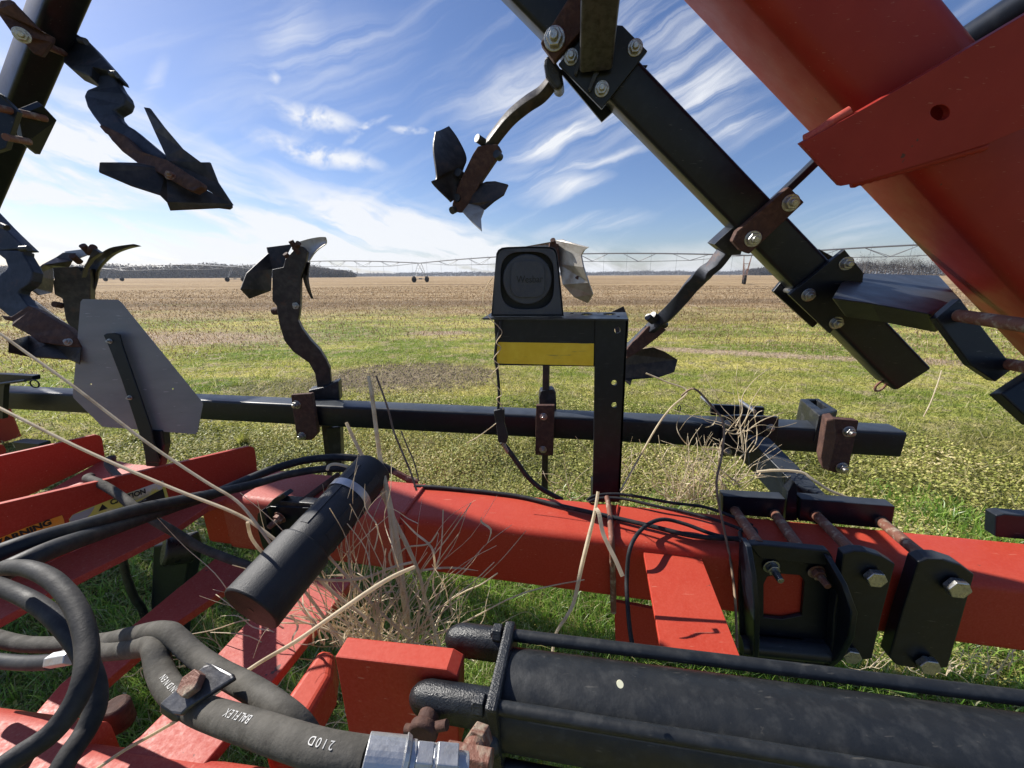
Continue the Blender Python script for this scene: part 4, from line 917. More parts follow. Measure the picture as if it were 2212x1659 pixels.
# ================================================================== GROUND, VEGETATION, BACKGROUND
def ground_nodes(nt, blades=False):
    N = nt.nodes; L = nt.links
    g = N.new('ShaderNodeNewGeometry'); pos = g.outputs['Position']
    sp_ = N.new('ShaderNodeSeparateXYZ'); L.new(pos, sp_.inputs[0]); X, Y = sp_.outputs[0], sp_.outputs[1]
    def mth(op, a, b=None, clamp=False):
        n = N.new('ShaderNodeMath'); n.operation = op; n.use_clamp = clamp
        for i, v in enumerate((a, b)):
            if v is None: continue
            if isinstance(v, (int, float)): n.inputs[i].default_value = v
            else: L.new(v, n.inputs[i])
        return n.outputs[0]
    def noise(sx, sy, d=5, rough=.6, seed=0.):
        mp = N.new('ShaderNodeMapping'); mp.inputs['Scale'].default_value = (sx, sy, 1); mp.inputs['Location'].default_value = (seed, seed*1.3, 0)
        L.new(pos, mp.inputs[0]); n = N.new('ShaderNodeTexNoise'); n.noise_dimensions = '2D'; n.inputs['Scale'].default_value = 1; n.inputs['Detail'].default_value = d
        n.inputs['Roughness'].default_value = rough; L.new(mp.outputs[0], n.inputs['Vector']); return n.outputs['Fac']
    def rmp(f, lo, hi, smooth=False):
        r = N.new('ShaderNodeMapRange'); r.interpolation_type = 'SMOOTHSTEP' if smooth else 'LINEAR'
        r.inputs[1].default_value = lo; r.inputs[2].default_value = hi; L.new(f, r.inputs[0]); return r.outputs[0]
    def mix(f, a, c):
        x = N.new('ShaderNodeMix'); x.data_type = 'RGBA'; L.new(f, x.inputs['Factor'])
        for s, v in (('A', a), ('B', c)):
            if isinstance(v, tuple): x.inputs[s].default_value = (*v, 1)
            else: L.new(v, x.inputs[s])
        return x.outputs['Result']
    def ell(cx, cy, rx, ry, soft, ns, rot=0.):
        dx = mth('SUBTRACT', X, cx); dy = mth('SUBTRACT', Y, cy)
        c, s = cos(rot), sin(rot)
        a = mth('ADD', mth('MULTIPLY', dx, c/rx), mth('MULTIPLY', dy, s/rx)); b = mth('ADD', mth('MULTIPLY', dx, -s/ry), mth('MULTIPLY', dy, c/ry))
        q = mth('ADD', mth('MULTIPLY', a, a), mth('MULTIPLY', b, b))
        q = mth('ADD', q, mth('MULTIPLY', mth('SUBTRACT', ns, .5), 6.0))
        return mth('SUBTRACT', 1., rmp(q, 1 - soft, 1 + soft, True))
    n1 = noise(.30, .85, 7, .62); n2 = noise(3., 3.5, 6, .7, 3.); n3 = noise(.12, .25, 4, .5, 7.); n4 = noise(11, 12, 4, .7, 5.)
    n6 = noise(.12, .6, 5, .6, 11.); green = mix(rmp(n1, .40, .60), (.21, .265, .046), (.58, .51, .16)); green = mix(mth('MULTIPLY', rmp(n6, .53, .64), .75), green, (.145, .225, .034))
    green = mix(rmp(n2, .50, .64), green, (.42, .35, .20))
    green = mix(mth('MULTIPLY', rmp(n4, .52, .72), .5), green, (.085, .085, .03))
    # low weed mat close to the machine
    wy = mth('ADD', Y, mth('MULTIPLY', mth('SUBTRACT', n1, .5), 2.2))
    weed = mix(rmp(n2, .38, .62), (.17, .17, .045), (.42, .38, .13)); weed = mix(rmp(n1, .55, .70), weed, (.22, .12, .06))
    weed = mix(mth('MULTIPLY', rmp(n4, .48, .62), .7), weed, (.055, .05, .022))
    near = mix(rmp(wy, 3.0, 4.0, True), weed, green)
    # brown stubble field
    st = noise(.03, .42, 5, .65, 1.); st2 = noise(.6, 3.5, 5, .75, 2.); st3 = noise(.015, .09, 4, .6, 8.)
    st4 = noise(1.5, .38, 4, .7, 4.); st5 = noise(7, 2.2, 3, .7, 6.)
    brown = mix(rmp(st, .40, .60), (.29, .19, .095), (.47, .34, .19)); brown = mix(mth('MULTIPLY', rmp(st4, .50, .66), .8), brown, (.50, .385, .25)); brown = mix(mth('MULTIPLY', rmp(st5, .54, .68), .7), brown, (.13, .085, .045)); brown = mix(mth('MULTIPLY', rmp(st2, .56, .74), .6), brown, (.52, .40, .27))
    brown = mix(mth('MULTIPLY', rmp(st3, .52, .66), .8), brown, (.18, .125, .075)); brown = mix(mth('MULTIPLY', rmp(st4, .46, .34), .45), brown, (.17, .115, .06))
    fy = mth('ADD', Y, mth('MULTIPLY', mth('SUBTRACT', n3, .5), 16.)); fy = mth('ADD', fy, mth('MULTIPLY', mth('SUBTRACT', n2, .5), 9.))
    col = mix(rmp(fy, 9.5, 20., True), near, brown)
    # bare patches
    tan = mix(rmp(n4, .4, .65), (.50, .385, .27), (.36, .26, .17))
    for e in ((-9.2, 9.3, 4.0, 1.15, .45, 0), (-1.9, 10.1, .9, .35, .5, 0), (4.2, 7.3, 2.6, .28, .6, -.33), (7.6, 6.3, 2.4, .26, .6, -.25), (-16, 9.6, 5, 1.0, .4, 0), (2.8, 10.6, 2.5, .3, .6, 0)):
        col = mix(ell(*e[:4], e[4], n2, e[5]), col, tan)
    dirt = mix(rmp(n4, .35, .65), (.085, .066, .048), (.27, .21, .155))
    dm = ell(-1.55, 5.6, 1.35, .80, .6, n2); col = mix(mth('MULTIPLY', dm, .85), col, dirt)
    dm2 = ell(-2.9, 5.0, .9, .5, .5, n2); col = mix(mth('MULTIPLY', dm2, .7), col, dirt)
    return col, (n4, n2, st2, rmp)
gm = bpy.data.materials.new('field_ground'); gm.use_nodes = True
nt = gm.node_tree; col, (n4, n2, st2, rmp_) = ground_nodes(nt)
b = nt.nodes['Principled BSDF']; nt.links.new(col, b.inputs['Base Color']); b.inputs['Roughness'].default_value = .95; b.inputs['Specular IOR Level'].default_value = .1
ad1 = nt.nodes.new('ShaderNodeMath'); ad1.operation = 'ADD'; nt.links.new(n4, ad1.inputs[0]); nt.links.new(n2, ad1.inputs[1])
ad2 = nt.nodes.new('ShaderNodeMath'); ad2.operation = 'ADD'; nt.links.new(ad1.outputs[0], ad2.inputs[0]); nt.links.new(st2, ad2.inputs[1])
bp = nt.nodes.new('ShaderNodeBump'); bp.inputs['Strength'].default_value = .9; bp.inputs['Distance'].default_value = .09
nt.links.new(ad2.outputs[0], bp.inputs['Height']); nt.links.new(bp.outputs[0], b.inputs['Normal'])
me = bpy.data.meshes.new('ground'); me.from_pydata([(-5000,-60,0),(5000,-60,0),(5000,6500,0),(-5000,6500,0)], [], [(0,1,2,3)]); me.materials.append(gm)
go = bpy.data.objects.new('ground', me); SC.collection.objects.link(go); go['kind'] = 'structure'

def nmesh(name, V, Fq, Ft, m, col=None):
    """fast mesh from numpy: Fq quads (n,4), Ft tris (n,3); col per-vertex grey value attribute"""
    me = bpy.data.meshes.new(name); nq = 0 if Fq is None else len(Fq); ntr = 0 if Ft is None else len(Ft)
    me.vertices.add(len(V)); me.vertices.foreach_set('co', V.astype(np.float32).ravel())
    li = np.concatenate([x.ravel() for x in (Fq, Ft) if x is not None]); me.loops.add(len(li)); me.loops.foreach_set('vertex_index', li.astype(np.int32))
    tot = np.concatenate([np.full(nq, 4), np.full(ntr, 3)]).astype(np.int32); start = np.concatenate([[0], np.cumsum(tot)[:-1]]).astype(np.int32)
    me.polygons.add(nq + ntr); me.polygons.foreach_set('loop_start', start); me.polygons.foreach_set('loop_total', tot)
    me.update(calc_edges=True); me.validate()
    if col is not None:
        a = me.attributes.new('rnd', 'FLOAT', 'POINT'); a.data.foreach_set('value', col.astype(np.float32))
    me.materials.append(m); o = bpy.data.objects.new(name, me); SC.collection.objects.link(o); return o
def leafmat(name, cols, trans=.45, rough=.55, spec=.35, gmix=0.):
    m = bpy.data.materials.new(name); m.use_nodes = True; nt = m.node_tree; N = nt.nodes; L = nt.links; b = N['Principled BSDF']
    a = N.new('ShaderNodeAttribute'); a.attribute_name = 'rnd'; r = N.new('ShaderNodeValToRGB'); r.color_ramp.interpolation = 'LINEAR'
    el_ = r.color_ramp.elements
    for i, (p, c) in enumerate(cols):
        e = el_[i] if i < 2 else el_.new(p)
        e.position = p; e.color = (*c, 1)
    L.new(a.outputs['Fac'], r.inputs[0]); L.new(r.outputs[0], b.inputs['Base Color']); b.inputs['Roughness'].default_value = rough; b.inputs['Specular IOR Level'].default_value = spec
    cs_o = r.outputs[0]
    if gmix:
        gc, _ = ground_nodes(nt); mx = N.new('ShaderNodeMix'); mx.data_type = 'RGBA'; mx.inputs['Factor'].default_value = gmix
        L.new(r.outputs[0], mx.inputs['A']); L.new(gc, mx.inputs['B']); cs_o = mx.outputs['Result']; L.new(cs_o, b.inputs['Base Color'])
    tr = N.new('ShaderNodeBsdfTranslucent'); L.new(cs_o, tr.inputs[0]); ms = N.new('ShaderNodeMixShader'); ms.inputs[0].default_value = trans
    L.new(b.outputs[0], ms.inputs[1]); L.new(tr.outputs[0], ms.inputs[2]); L.new(ms.outputs[0], N['Material Output'].inputs[0]); return m
GM = leafmat('grass_blades', [(0, (.09, .14, .018)), (1, (.86, .76, .52)), (.30, (.25, .31, .04)), (.62, (.44, .45, .09)), (.88, (.60, .52, .22))], trans=.5, gmix=.55)
LM = leafmat('lush_grass', [(0, (.08, .19, .018)), (1, (.70, .64, .40)), (.5, (.21, .36, .05)), (.82, (.38, .50, .11))], trans=.5, rough=.35, spec=.7)
WM = leafmat('weed_leaves', [(0, (.07, .08, .018)), (1, (.80, .68, .42)), (.3, (.27, .30, .06)), (.6, (.50, .50, .14)), (.85, (.66, .56, .26))], trans=.35)

def keep_out(x, y):
    d = ((x+1.55)/1.5)**2 + ((y-5.6)/.8)**2; d2 = ((x+9.2)/3.8)**2 + ((y-9.3)/1.)**2; d3 = ((x-4.2)/2.4)**2 + ((y-7.3+(x-4.2)*.33)/.25)**2
    return np.minimum(np.minimum(d, d2), d3)
def blades(N, rmin, rmax, hmin, hmax, wf, lean, cmul, cadd, ang=66, pw=1.0, clump=None, keep=True):
    r = rmin * (rmax / rmin) ** (rng.random(N) ** pw); th = np.radians(rng.uniform(-ang, ang, N))
    x, y = r * np.sin(th), r * np.cos(th)
    if clump is not None:
        k = clump; cx = rng.integers(0, N // k + 1, N); x = x[cx] + rng.normal(0, .02, N) * (1 + r * .25); y = y[cx] + rng.normal(0, .02, N) * (1 + r * .25); r = np.hypot(x, y)
    if keep:
        m = rng.random(N) < np.clip(keep_out(x, y) * .9, .06, 1); x, y, r = x[m], y[m], r[m]; N = len(x)
    if rmax == 3.6:
        m = rng.random(N) < np.clip((2.15 + .25*np.sin(x*3.1) + .15*np.sin(x*7.7) - y) / .5, 0, 1); x, y, r = x[m], y[m], r[m]; N = len(x)
    if 12 < rmax < 30:
        m = rng.random(N) < np.clip((14.5 - y + 3*np.sin(x*.35) + 2*np.sin(x*.13 + y*.5)) / 6, .05, 1); x, y, r = x[m], y[m], r[m]; N = len(x)
    h = rng.uniform(hmin, hmax, N); w = wf * (0.5 + rng.random(N)) * np.maximum(r, .8)
    a = rng.uniform(0, 2*pi, N); la = rng.uniform(0, 2*pi, N); ln = rng.random(N) ** .7 * lean * h
    sx, sy = np.cos(a) * w / 2, np.sin(a) * w / 2; lx, ly = np.cos(la) * ln, np.sin(la) * ln
    V = np.zeros((N, 5, 3)); V[:, 0] = np.stack([x - sx, y - sy, np.zeros(N) - .003], 1); V[:, 1] = np.stack([x + sx, y + sy, np.zeros(N) - .003], 1)
    V[:, 2] = np.stack([x + sx*.8 + lx*.35, y + sy*.8 + ly*.35, h*.6], 1); V[:, 3] = np.stack([x - sx*.8 + lx*.35, y - sy*.8 + ly*.35, h*.6], 1)
    V[:, 4] = np.stack([x + lx, y + ly, h * (1 - .35*np.minimum(1, ln/h*.8))], 1)
    i = np.arange(N) * 5; Fq = np.stack([i, i+1, i+2, i+3], 1); Ft = np.stack([i+3, i+2, i+4], 1)
    c = np.clip(rng.random(N) * cmul + cadd + (rng.random(N) > .965) * .5 + .18*np.sin(x*1.7+y*2.3) * np.sin(y*1.1-x*.6), 0, 1)
    return V.reshape(-1, 3), Fq, Ft, np.repeat(c, 5)
B_ = blades(260000, 3.0, 19, .015, .045, .00115, 1.3, .60, .18, clump=5); o = nmesh('grass', B_[0], B_[1], B_[2], GM, B_[3]); tag(o, kind='stuff')
B_ = blades(150000, .25, 3.6, .04, .14, .0024, 1.0, .7, .12, ang=80, pw=.7, clump=7, keep=False); o = nmesh('lush_grass', B_[0], B_[1], B_[2], LM, B_[3]); tag(o, kind='stuff')
B_ = blades(70000, 9, 60, .03, .10, .0013, 1.4, .25, .75, keep=False, pw=.8)
SM = leafmat('stubble_stems', [(0, (.20, .13, .06)), (1, (.66, .54, .38)), (.6, (.30, .20, .10)), (.85, (.48, .36, .21))], trans=.3)
o = nmesh('stubble', B_[0], B_[1], B_[2], SM, B_[3] * 0 + np.repeat(rng.random(len(B_[0]) // 5), 5)); tag(o, kind='stuff')
# dead grass litter
def litter(N, rmin, rmax, L0, L1, wf):
    r = rmin * (rmax/rmin) ** rng.random(N); th = np.radians(rng.uniform(-64, 64, N)); x, y = r*np.sin(th), r*np.cos(th)
    L_ = rng.uniform(L0, L1, N); a = rng.uniform(0, 2*pi, N); w = wf * np.maximum(r, 1) * rng.uniform(.6, 1.3, N)
    dx, dy = np.cos(a)*L_, np.sin(a)*L_; px, py = -np.sin(a)*w, np.cos(a)*w; z0 = rng.uniform(.01, .06, N); z1 = rng.uniform(.01, .11, N)
    V = np.stack([np.stack([x-px, y-py, z0], 1), np.stack([x+px, y+py, z0], 1), np.stack([x+dx*.5+px, y+dy*.5+py, (z0+z1)/2+.015], 1), np.stack([x+dx*.5-px, y+dy*.5-py, (z0+z1)/2+.015], 1), np.stack([x+dx, y+dy, z1], 1)], 1)
    i = np.arange(N)*5
    return V.reshape(-1, 3), np.stack([i, i+1, i+2, i+3], 1), np.stack([i+3, i+2, i+4], 1), np.repeat(rng.uniform(.82, 1, N), 5)
B_ = litter(24000, .7, 15, .03, .14, .0006); o = nmesh('grass_litter', B_[0], B_[1], B_[2], GM, B_[3]); tag(o, kind='stuff')
# low weeds with small leaves
N_ = 230000; r = 1.7 * (5.0/1.7) ** rng.random(N_); th = np.radians(rng.uniform(-64, 64, N_)); x, y = r*np.sin(th), r*np.cos(th)
pr = np.clip(1.15 - (y - 3.0) / 1.6 + .5*np.sin(x*2.1+y) * np.sin(y*3-x) + (x > 0)*.25, .10, 1); m_ = rng.random(N_) < pr; x, y, r = x[m_], y[m_], r[m_]; N_ = len(x)
s_ = rng.uniform(.0040, .0085, N_) * (r/2.4) ** .5; n_ = rng.normal(0, .55, (N_, 3)); n_[:, 2] = 1; n_ /= np.linalg.norm(n_, axis=1)[:, None]
a_ = np.cross(n_, rng.normal(0, 1, (N_, 3))); a_ /= np.linalg.norm(a_, axis=1)[:, None]; b_ = np.cross(n_, a_)
c_ = np.stack([x, y, rng.uniform(.006, .055, N_) * (1 + .5*np.sin(x*5)*np.sin(y*6))], 1)
V = np.stack([c_ - a_*s_[:, None]*1.3, c_ - b_*s_[:, None]*.8, c_ + a_*s_[:, None]*1.3, c_ + b_*s_[:, None]*.8], 1).reshape(-1, 3); i = np.arange(N_)*4
cc = np.clip(rng.random(N_)*.8 + .22*np.sin(x*3+1)*np.sin(y*4), 0, 1)
o = nmesh('weeds', V, np.stack([i, i+1, i+2, i+3], 1), None, WM, np.repeat(cc, 4)); tag(o, kind='stuff')
# clods in the bare dirt patch
N_ = 2600; t_ = rng.uniform(0, 2*pi, N_); q_ = np.sqrt(rng.random(N_)); x = -1.55 + 1.3*q_*np.cos(t_); y = 5.6 + .9*q_*np.sin(t_); s_ = rng.uniform(.006, .024, N_)
dirs = np.array([(1,0,0),(-.5,.87,0),(-.5,-.87,0),(0,0,1)]); V = np.stack([np.stack([x, y, np.zeros(N_)], 1) + (dirs[k] * rng.uniform(.5, 1.3, (N_, 3))) * s_[:, None] for k in range(4)], 1).reshape(-1, 3); i = np.arange(N_)*4
M['soil'] = mat('dry_soil', (.15, .115, .08), .95, 0, (.27, .21, .15), 8, .4, .6, rvar=0)
o = nmesh('soil_clods', V, None, np.concatenate([np.stack([i, i+1, i+3], 1), np.stack([i+1, i+2, i+3], 1), np.stack([i+2, i, i+3], 1)]), M['soil']); tag(o, kind='stuff')

# ---- tall green tuft by the toolbar
def tuft(name, c, n, h, sp, m, cl, label, cat):
    V, Fq, Ft, cc = [], [], [], []
    for k in range(n):
        a = random.uniform(0, 2*pi); b0 = c + Vector((cos(a), sin(a), 0)) * random.random() * sp * .3; hh = h * random.uniform(.5, 1)
        out = Vector((cos(a), sin(a), 0)) * sp * random.random(); w = Vector((-sin(a + .6), cos(a + .6), 0)) * .007; pts = []
        for j in range(5):
            t = j / 4; p = b0 + out * t * t + Vector((0, 0, hh * (t - .25 * t * t * random.random()))); ww = w * (1 - t * .9); pts += [p - ww, p + ww]
        s0 = len(V); V += pts
        for j in range(4): q = s0 + 2*j; Fq.append((q, q+1, q+3, q+2))
        cc += [random.uniform(*cl)] * 10
    o = nmesh(name, np.array([tuple(v) for v in V]), np.array(Fq), None, m, np.array(cc)); return tag(o, label, cat)
tuft('grass_tuft', PH(525, 962, 0), 46, .20, .13, GM, (.15, .75), 'taller green grass tuft just behind the black toolbar, right of the triangular sign', 'grass tuft')

# ---- dry weeds and stalks
def stalk(path, r, m='straw', label=None, name='dry_stalk', group=None):
    pts = [P(*p) for p in path]
    V, Fc = tubeg(pts, r, 7, 5); o = mk(name, V, Fc, m, None, smooth=70)
    return tag(o, label, 'dry stalk', group)
def zr(path, z0, z1):
    n = len(path) - 1; return [(x, y, z0 + (z1 - z0) * i / n) for i, (x, y) in enumerate(path)]
def hw(z, px): return px / 2 * z / F
stalk(zr([(796,813),(803,850),(813,930),(823,1000),(836,1060),(850,1130),(862,1200),(870,1270),(880,1340),(893,1405),(900,1480),(905,1600)], .86, .78), [hw(.85, w) for w in (8, 9, 9, 10, 11, 12, 13, 13, 12, 11, 11, 11)], 'straw', 'thickest upright straw stalk, snapped off square at its top above the canister')
stalk(zr([(748,913),(765,950),(785,990),(805,1030),(830,1075),(855,1130),(880,1180),(905,1240),(920,1300),(950,1400)], .88, .80), [hw(.85, w) for w in (7, 8, 8, 9, 9, 9, 9, 8, 8, 8)], 'straw', 'short leaning stalk with frayed tip, just left of the thickest stalk')
stalk(zr([(812,812),(825,845),(840,890),(850,930),(868,975),(885,1015),(900,1060)], 1.1, 1.0), .0028, 'strawd', 'thin dark twig right of the thickest stalk, crossing the toolbar')
stalk(zr([(866,930),(880,965),(895,1000),(905,1040)], 1.1, 1.05), .0020, 'strawd', 'shortest thin dark twig, right of the thickest stalk below the toolbar')
stalk(zr([(-20,706),(60,764),(150,828),(250,905),(330,965),(440,1038),(512,1083),(560,1140),(620,1225),(690,1320),(745,1400),(800,1500)], .80, .70), .0028, 'straw', 'long pale stalk slanting down over the grey triangular sign')
stalk(zr([(-20,872),(60,912),(160,962),(280,1016),(400,1066),(500,1105),(560,1140),(640,1205),(720,1280),(800,1345),(840,1420)], .80, .70), .0032, 'straw', 'long pale stalk slanting from the left edge across both red channels')
stalk(zr([(205,1664),(270,1620),(333,1585),(400,1545),(470,1495),(555,1435),(640,1385),(720,1330),(800,1275),(850,1245),(895,1225)], .33, .66), [.0014, .0015, .0016, .0018, .0020, .0024, .0028, .0032, .0036, .0034, .003], 'straw', 'long straight straw running diagonally over the hose clamp')
stalk(zr([(535,1128),(545,1165),(580,1205),(640,1240),(700,1253),(780,1250),(850,1225),(890,1215)], .62, .75), .0026, 'straw', 'curved dry stalk sweeping across the canister end cap')
stalk(zr([(707,1015),(712,1005),(730,1003),(760,1012),(790,1032),(812,1048),(830,1060)], .80, .86), .0032, 'straw', 'pale curled straw blade over the top of the canister')
stalk(zr([(1292,1062),(1284,1110),(1272,1160),(1255,1230),(1240,1300),(1222,1335),(1200,1372),(1190,1440)], .84, .78), [.0034, .0036, .0045, .0044, .0040, .0035, .0030, .003], 'straw', 'straight straw leaning against the red beam left of the rusty U-bolt')
lf_ = [(1287,1098),(1294,1110),(1302,1150),(1315,1180),(1330,1210),(1345,1245)]
o = mk('dry_leaf', *tubeg([P(x, y, .82 - .01*i) for i, (x, y) in enumerate(lf_)], 1., k=5, prof=[(.0042,.0006),(-.0042,.0006),(-.0042,-.0006),(.0042,-.0006)], side=Vector((1,0,.2))), 'straw', None); tag(o, 'wide dry leaf hanging down beside the rusty U-bolt', 'leaf')
stalk(zr([(1472,855),(1500,840),(1540,880),(1563,915),(1560,980),(1548,1040),(1555,1100),(1572,1180),(1585,1260),(1590,1330),(1592,1400)], 1.15, .84), .0030, 'strawd', 'long grey-brown stem running down past the left side of the cast bracket')
stalk(zr([(1340,1060),(1380,990),(1420,920),(1450,880),(1485,845),(1440,825),(1395,806)], 1.15, 1.3), .0028, 'straw', 'pale bent straw right of the lamp post, crossing the toolbar')
stalk(zr([(1636,1019),(1680,1016),(1730,1020),(1755,1035),(1790,1058),(1840,1080),(1900,1120)], 1.12, 1.05), .0040, 'straw', 'twisted straw lying across the black lift arm')
stalk(zr([(700,1190),(735,1230),(790,1290),(850,1350),(905,1400)], .72, .72), .0026, 'straw', 'stout pale stem leaning from the canister down to the red lug')
stalk(zr([(600,1330),(660,1345),(740,1370),(800,1385),(860,1400)], .70, .72), .0016, 'straw', 'thin straw arching low between canister and red lug')
stalk(zr([(835,1060),(842,1120),(850,1190),(866,1250),(880,1300),(884,1360),(892,1402)], .76, .74), .0030, 'straw', 'pale yellowish stem close in front of the thickest stalk')
stalk(zr([(945,1150),(925,1175),(880,1182),(862,1200),(850,1235)], .80, .80), .0016, 'straw', 'forked dry twig sticking out right in front of the red beam')
stalk(zr([(1075,1238),(1040,1262),(1000,1280),(960,1310),(940,1370),(935,1400)], .84, .84), .0016, 'straw', 'thin curling stem rising right of the weed tangle toward the beam')
def weedy(name, roots, n, label, z, spread, hgt, m='straw', rr=(.0009, .0026), bend=.5):
    parts = []
    for k in range(n):
        x, y = random.choice(roots); x += random.gauss(0, spread * .25); y += random.gauss(0, 8); a = random.gauss(-pi/2, .75); pts = [(x, y)]
        seg = random.randint(3, 6); L_ = hgt * random.uniform(.35, 1.) / seg; zz_ = z + random.uniform(-.05, .05)
        for j in range(seg):
            a += random.gauss(0, bend); x += cos(a) * L_; y += sin(a) * L_; pts.append((x, y))
        r0 = random.uniform(*rr); parts.append(tubeg([P(px, py, zz_ + .01*i*random.uniform(-1, 1)) for i, (px, py) in enumerate(pts)], [r0 * (1 - .12*i) for i in range(len(pts))], 5, 4))
        if random.random() < .45:       # a withered leaf blade on the stem
            i = random.randrange(len(pts) - 1); x, y = pts[i]; b_ = a + random.choice((-1, 1)) * random.uniform(.5, 1.3); q = []
            for j in range(4): q.append(P(x, y, zz_ + random.uniform(-.012, .012))); x += cos(b_) * L_ * .45; y += sin(b_) * L_ * .45; b_ += random.gauss(.3, .5)
            ww = random.uniform(.0009, .0024); parts.append(tubeg(q, [ww, ww, ww*.8, ww*.2], k=4, prof=[(1,.08),(-1,.08),(-1,-.08),(1,-.08)], side=Vector((random.random(), random.random(), random.random()))))
    o = mk(name, *join(parts), m, None, smooth=70); return tag(o, label, 'dry weed')
weedy('dry_weed', [(720,1390),(760,1400),(800,1400),(830,1395),(870,1400)], 85, 'tangle of dry straw weeds behind the red cylinder lug, below the canister', .74, 80, 440, rr=(.0006, .0019), bend=.33)
weedy('dry_weed', [(900,1400),(940,1395),(975,1400)], 24, 'thin branched dry weed right of the thickest stalk, in front of the grass', .85, 50, 200, rr=(.0005, .0013), bend=.35)
weedy('dry_weed', [(1590,1050),(1570,1060),(1610,980),(1600,930)], 34, 'dry straw clump hanging over the toolbar at the bolted arm plate', 1.22, 30, 200, rr=(.0007, .002), bend=.35)
weedy('dry_weed', [(1480,1075),(1500,1080),(1530,1075),(1450,1080)], 60, 'dry straw weed standing behind the beam between lamp post and lift arm', 1.25, 50, 170, rr=(.0006, .0018), bend=.35)
weedy('dry_weed', [(640,1600),(700,1600),(560,1560),(480,1500),(420,1440),(600,1480)], 60, 'loose dead weeds in the shadow under the frame, lower left', 1.0, 160, 150, m='straw', rr=(.001, .0022), bend=.6)
weedy('dry_weed', [(1960,1440),(2000,1450),(2060,1450),(2150,1450),(1880,1440)], 40, 'dead weed stems on the green grass under the right end of the beam', 1.15, 60, 120, rr=(.0008, .0016), bend=.5)
weedy('dry_weed', [(1290,1075),(1230,1060),(1330,1070),(1200,1070)], 18, 'sparse dry stems behind the lamp post foot', 1.35, 40, 150, rr=(.0008, .0016), bend=.3)
stalk(zr([(1995,900),(2010,870),(2025,830),(2034,800)], 3.0, 3.0), .004, 'straw', 'single pale stem standing alone in the grass beyond the toolbar end')

# ---- centre-pivot irrigation machine
T = []
for px, Y in ((1607, 62), (910, 92), (510, 120), (248, 145)):
    z = Y * cos(PITCH) + H0 * sin(PITCH); T.append(Vector(((px - CX) / F * z, Y, 0)))
T = [T[0] + (T[0] - T[1]) * 1.02, T[0], T[1], T[2], T[3], T[3] + (T[3] - T[2]) * 1.0]
IR = thing('irrigation_pivot', T[2], 'long galvanised irrigation pivot on wheeled towers, spanning the brown field', 'irrigation machine')
HPp = 4.25
for i, t in enumerate(T):
    d = (T[min(i+1, len(T)-1)] - T[max(i-1, 0)]).normalized(); pr_ = Vector((-d.y, d.x, 0)); g = []
    top = t + ZU * HPp; tw = thing('tower', t); tw.parent = IR; tw.location = t - WL[IR]
    for s in (-1, 1):
        foot = t + pr_ * s * 2.3 + ZU * .75
        for q in (-1, 1): g.append(cylg(top + d*q*.5 - ZU*.1, foot + d*q*.12, .05, n=6))
        for f_ in (.35, .6, .8): g.append(cylg((top + d*.5).lerp(foot + d*.12, f_), (top - d*.5).lerp(foot - d*.12, f_), .025, n=5))
        g.append(cylg((top + d*.5).lerp(foot, .4), (top - d*.5).lerp(foot, .75), .02, n=5))
    g.append(cylg(t + pr_*2.3 + ZU*.75, t - pr_*2.3 + ZU*.75, .07, n=6)); g.append(boxg(t + ZU*.8, d*.2, pr_*.35, ZU*.15))
    mk('tower_frame', *join(g), 'rustrod' if i == 1 else 'galv', tw)
    for s in (-1, 1):
        c = t + pr_ * s * 2.3 + ZU * .68; gg = [cylg(c - d*.17, c + d*.17, .60, n=20)]
        for k in range(14):
            a = 2*pi*k/14; u_ = pr_*cos(a) + ZU*sin(a); gg.append(boxg(c + u_*.63, d*.17, u_*.045, u_.cross(d)*.05))
        mk('wheel', *join(gg), 'tyre', tw)
for i in range(len(T) - 1):
    a, b2 = T[i] + ZU*HPp, T[i+1] + ZU*HPp; d = (b2 - a).normalized(); pr_ = Vector((-d.y, d.x, 0)); L_ = (b2 - a).length; g = []
    arc = lambda t_: a.lerp(b2, t_) + ZU * 1.0 * 4 * t_ * (1 - t_)
    g.append(tubeg([arc(k/16) for k in range(17)], .11, 8, 1))
    lo = lambda t_, s: arc(t_) - ZU * (1.35 * min(1, 6 * min(t_, 1 - t_))) + pr_ * s * .65 * min(1, 6 * min(t_, 1 - t_))
    n = 8
    for s in (-1, 1):
        g.append(tubeg([arc(0)] + [lo(k/n, s) for k in range(1, n)] + [arc(1)], .028, 5, 1))
        for k in range(1, n): g.append(cylg(lo(k/n, s), arc((k - .35)/n), .038, n=5)); g.append(cylg(lo(k/n, s), arc((k + .35)/n), .038, n=5))
    for k in range(1, n): g.append(cylg(lo(k/n, -1), lo(k/n, 1), .024, n=5))
    sp_ = mk('pipe_span', *join(g), 'galv', IR)
    g = []
    for k in range(16):
        p = arc((k + .5)/16); g.append(cylg(p, p - ZU*3.1, .018, n=4)); g.append(cylg(p - ZU*3.1, p - ZU*3.3, .03, n=5)); g.append(cylg(p, p + ZU*.35, .018, n=4))
    mk('drop_hoses', *join(g), 'galv', sp_)

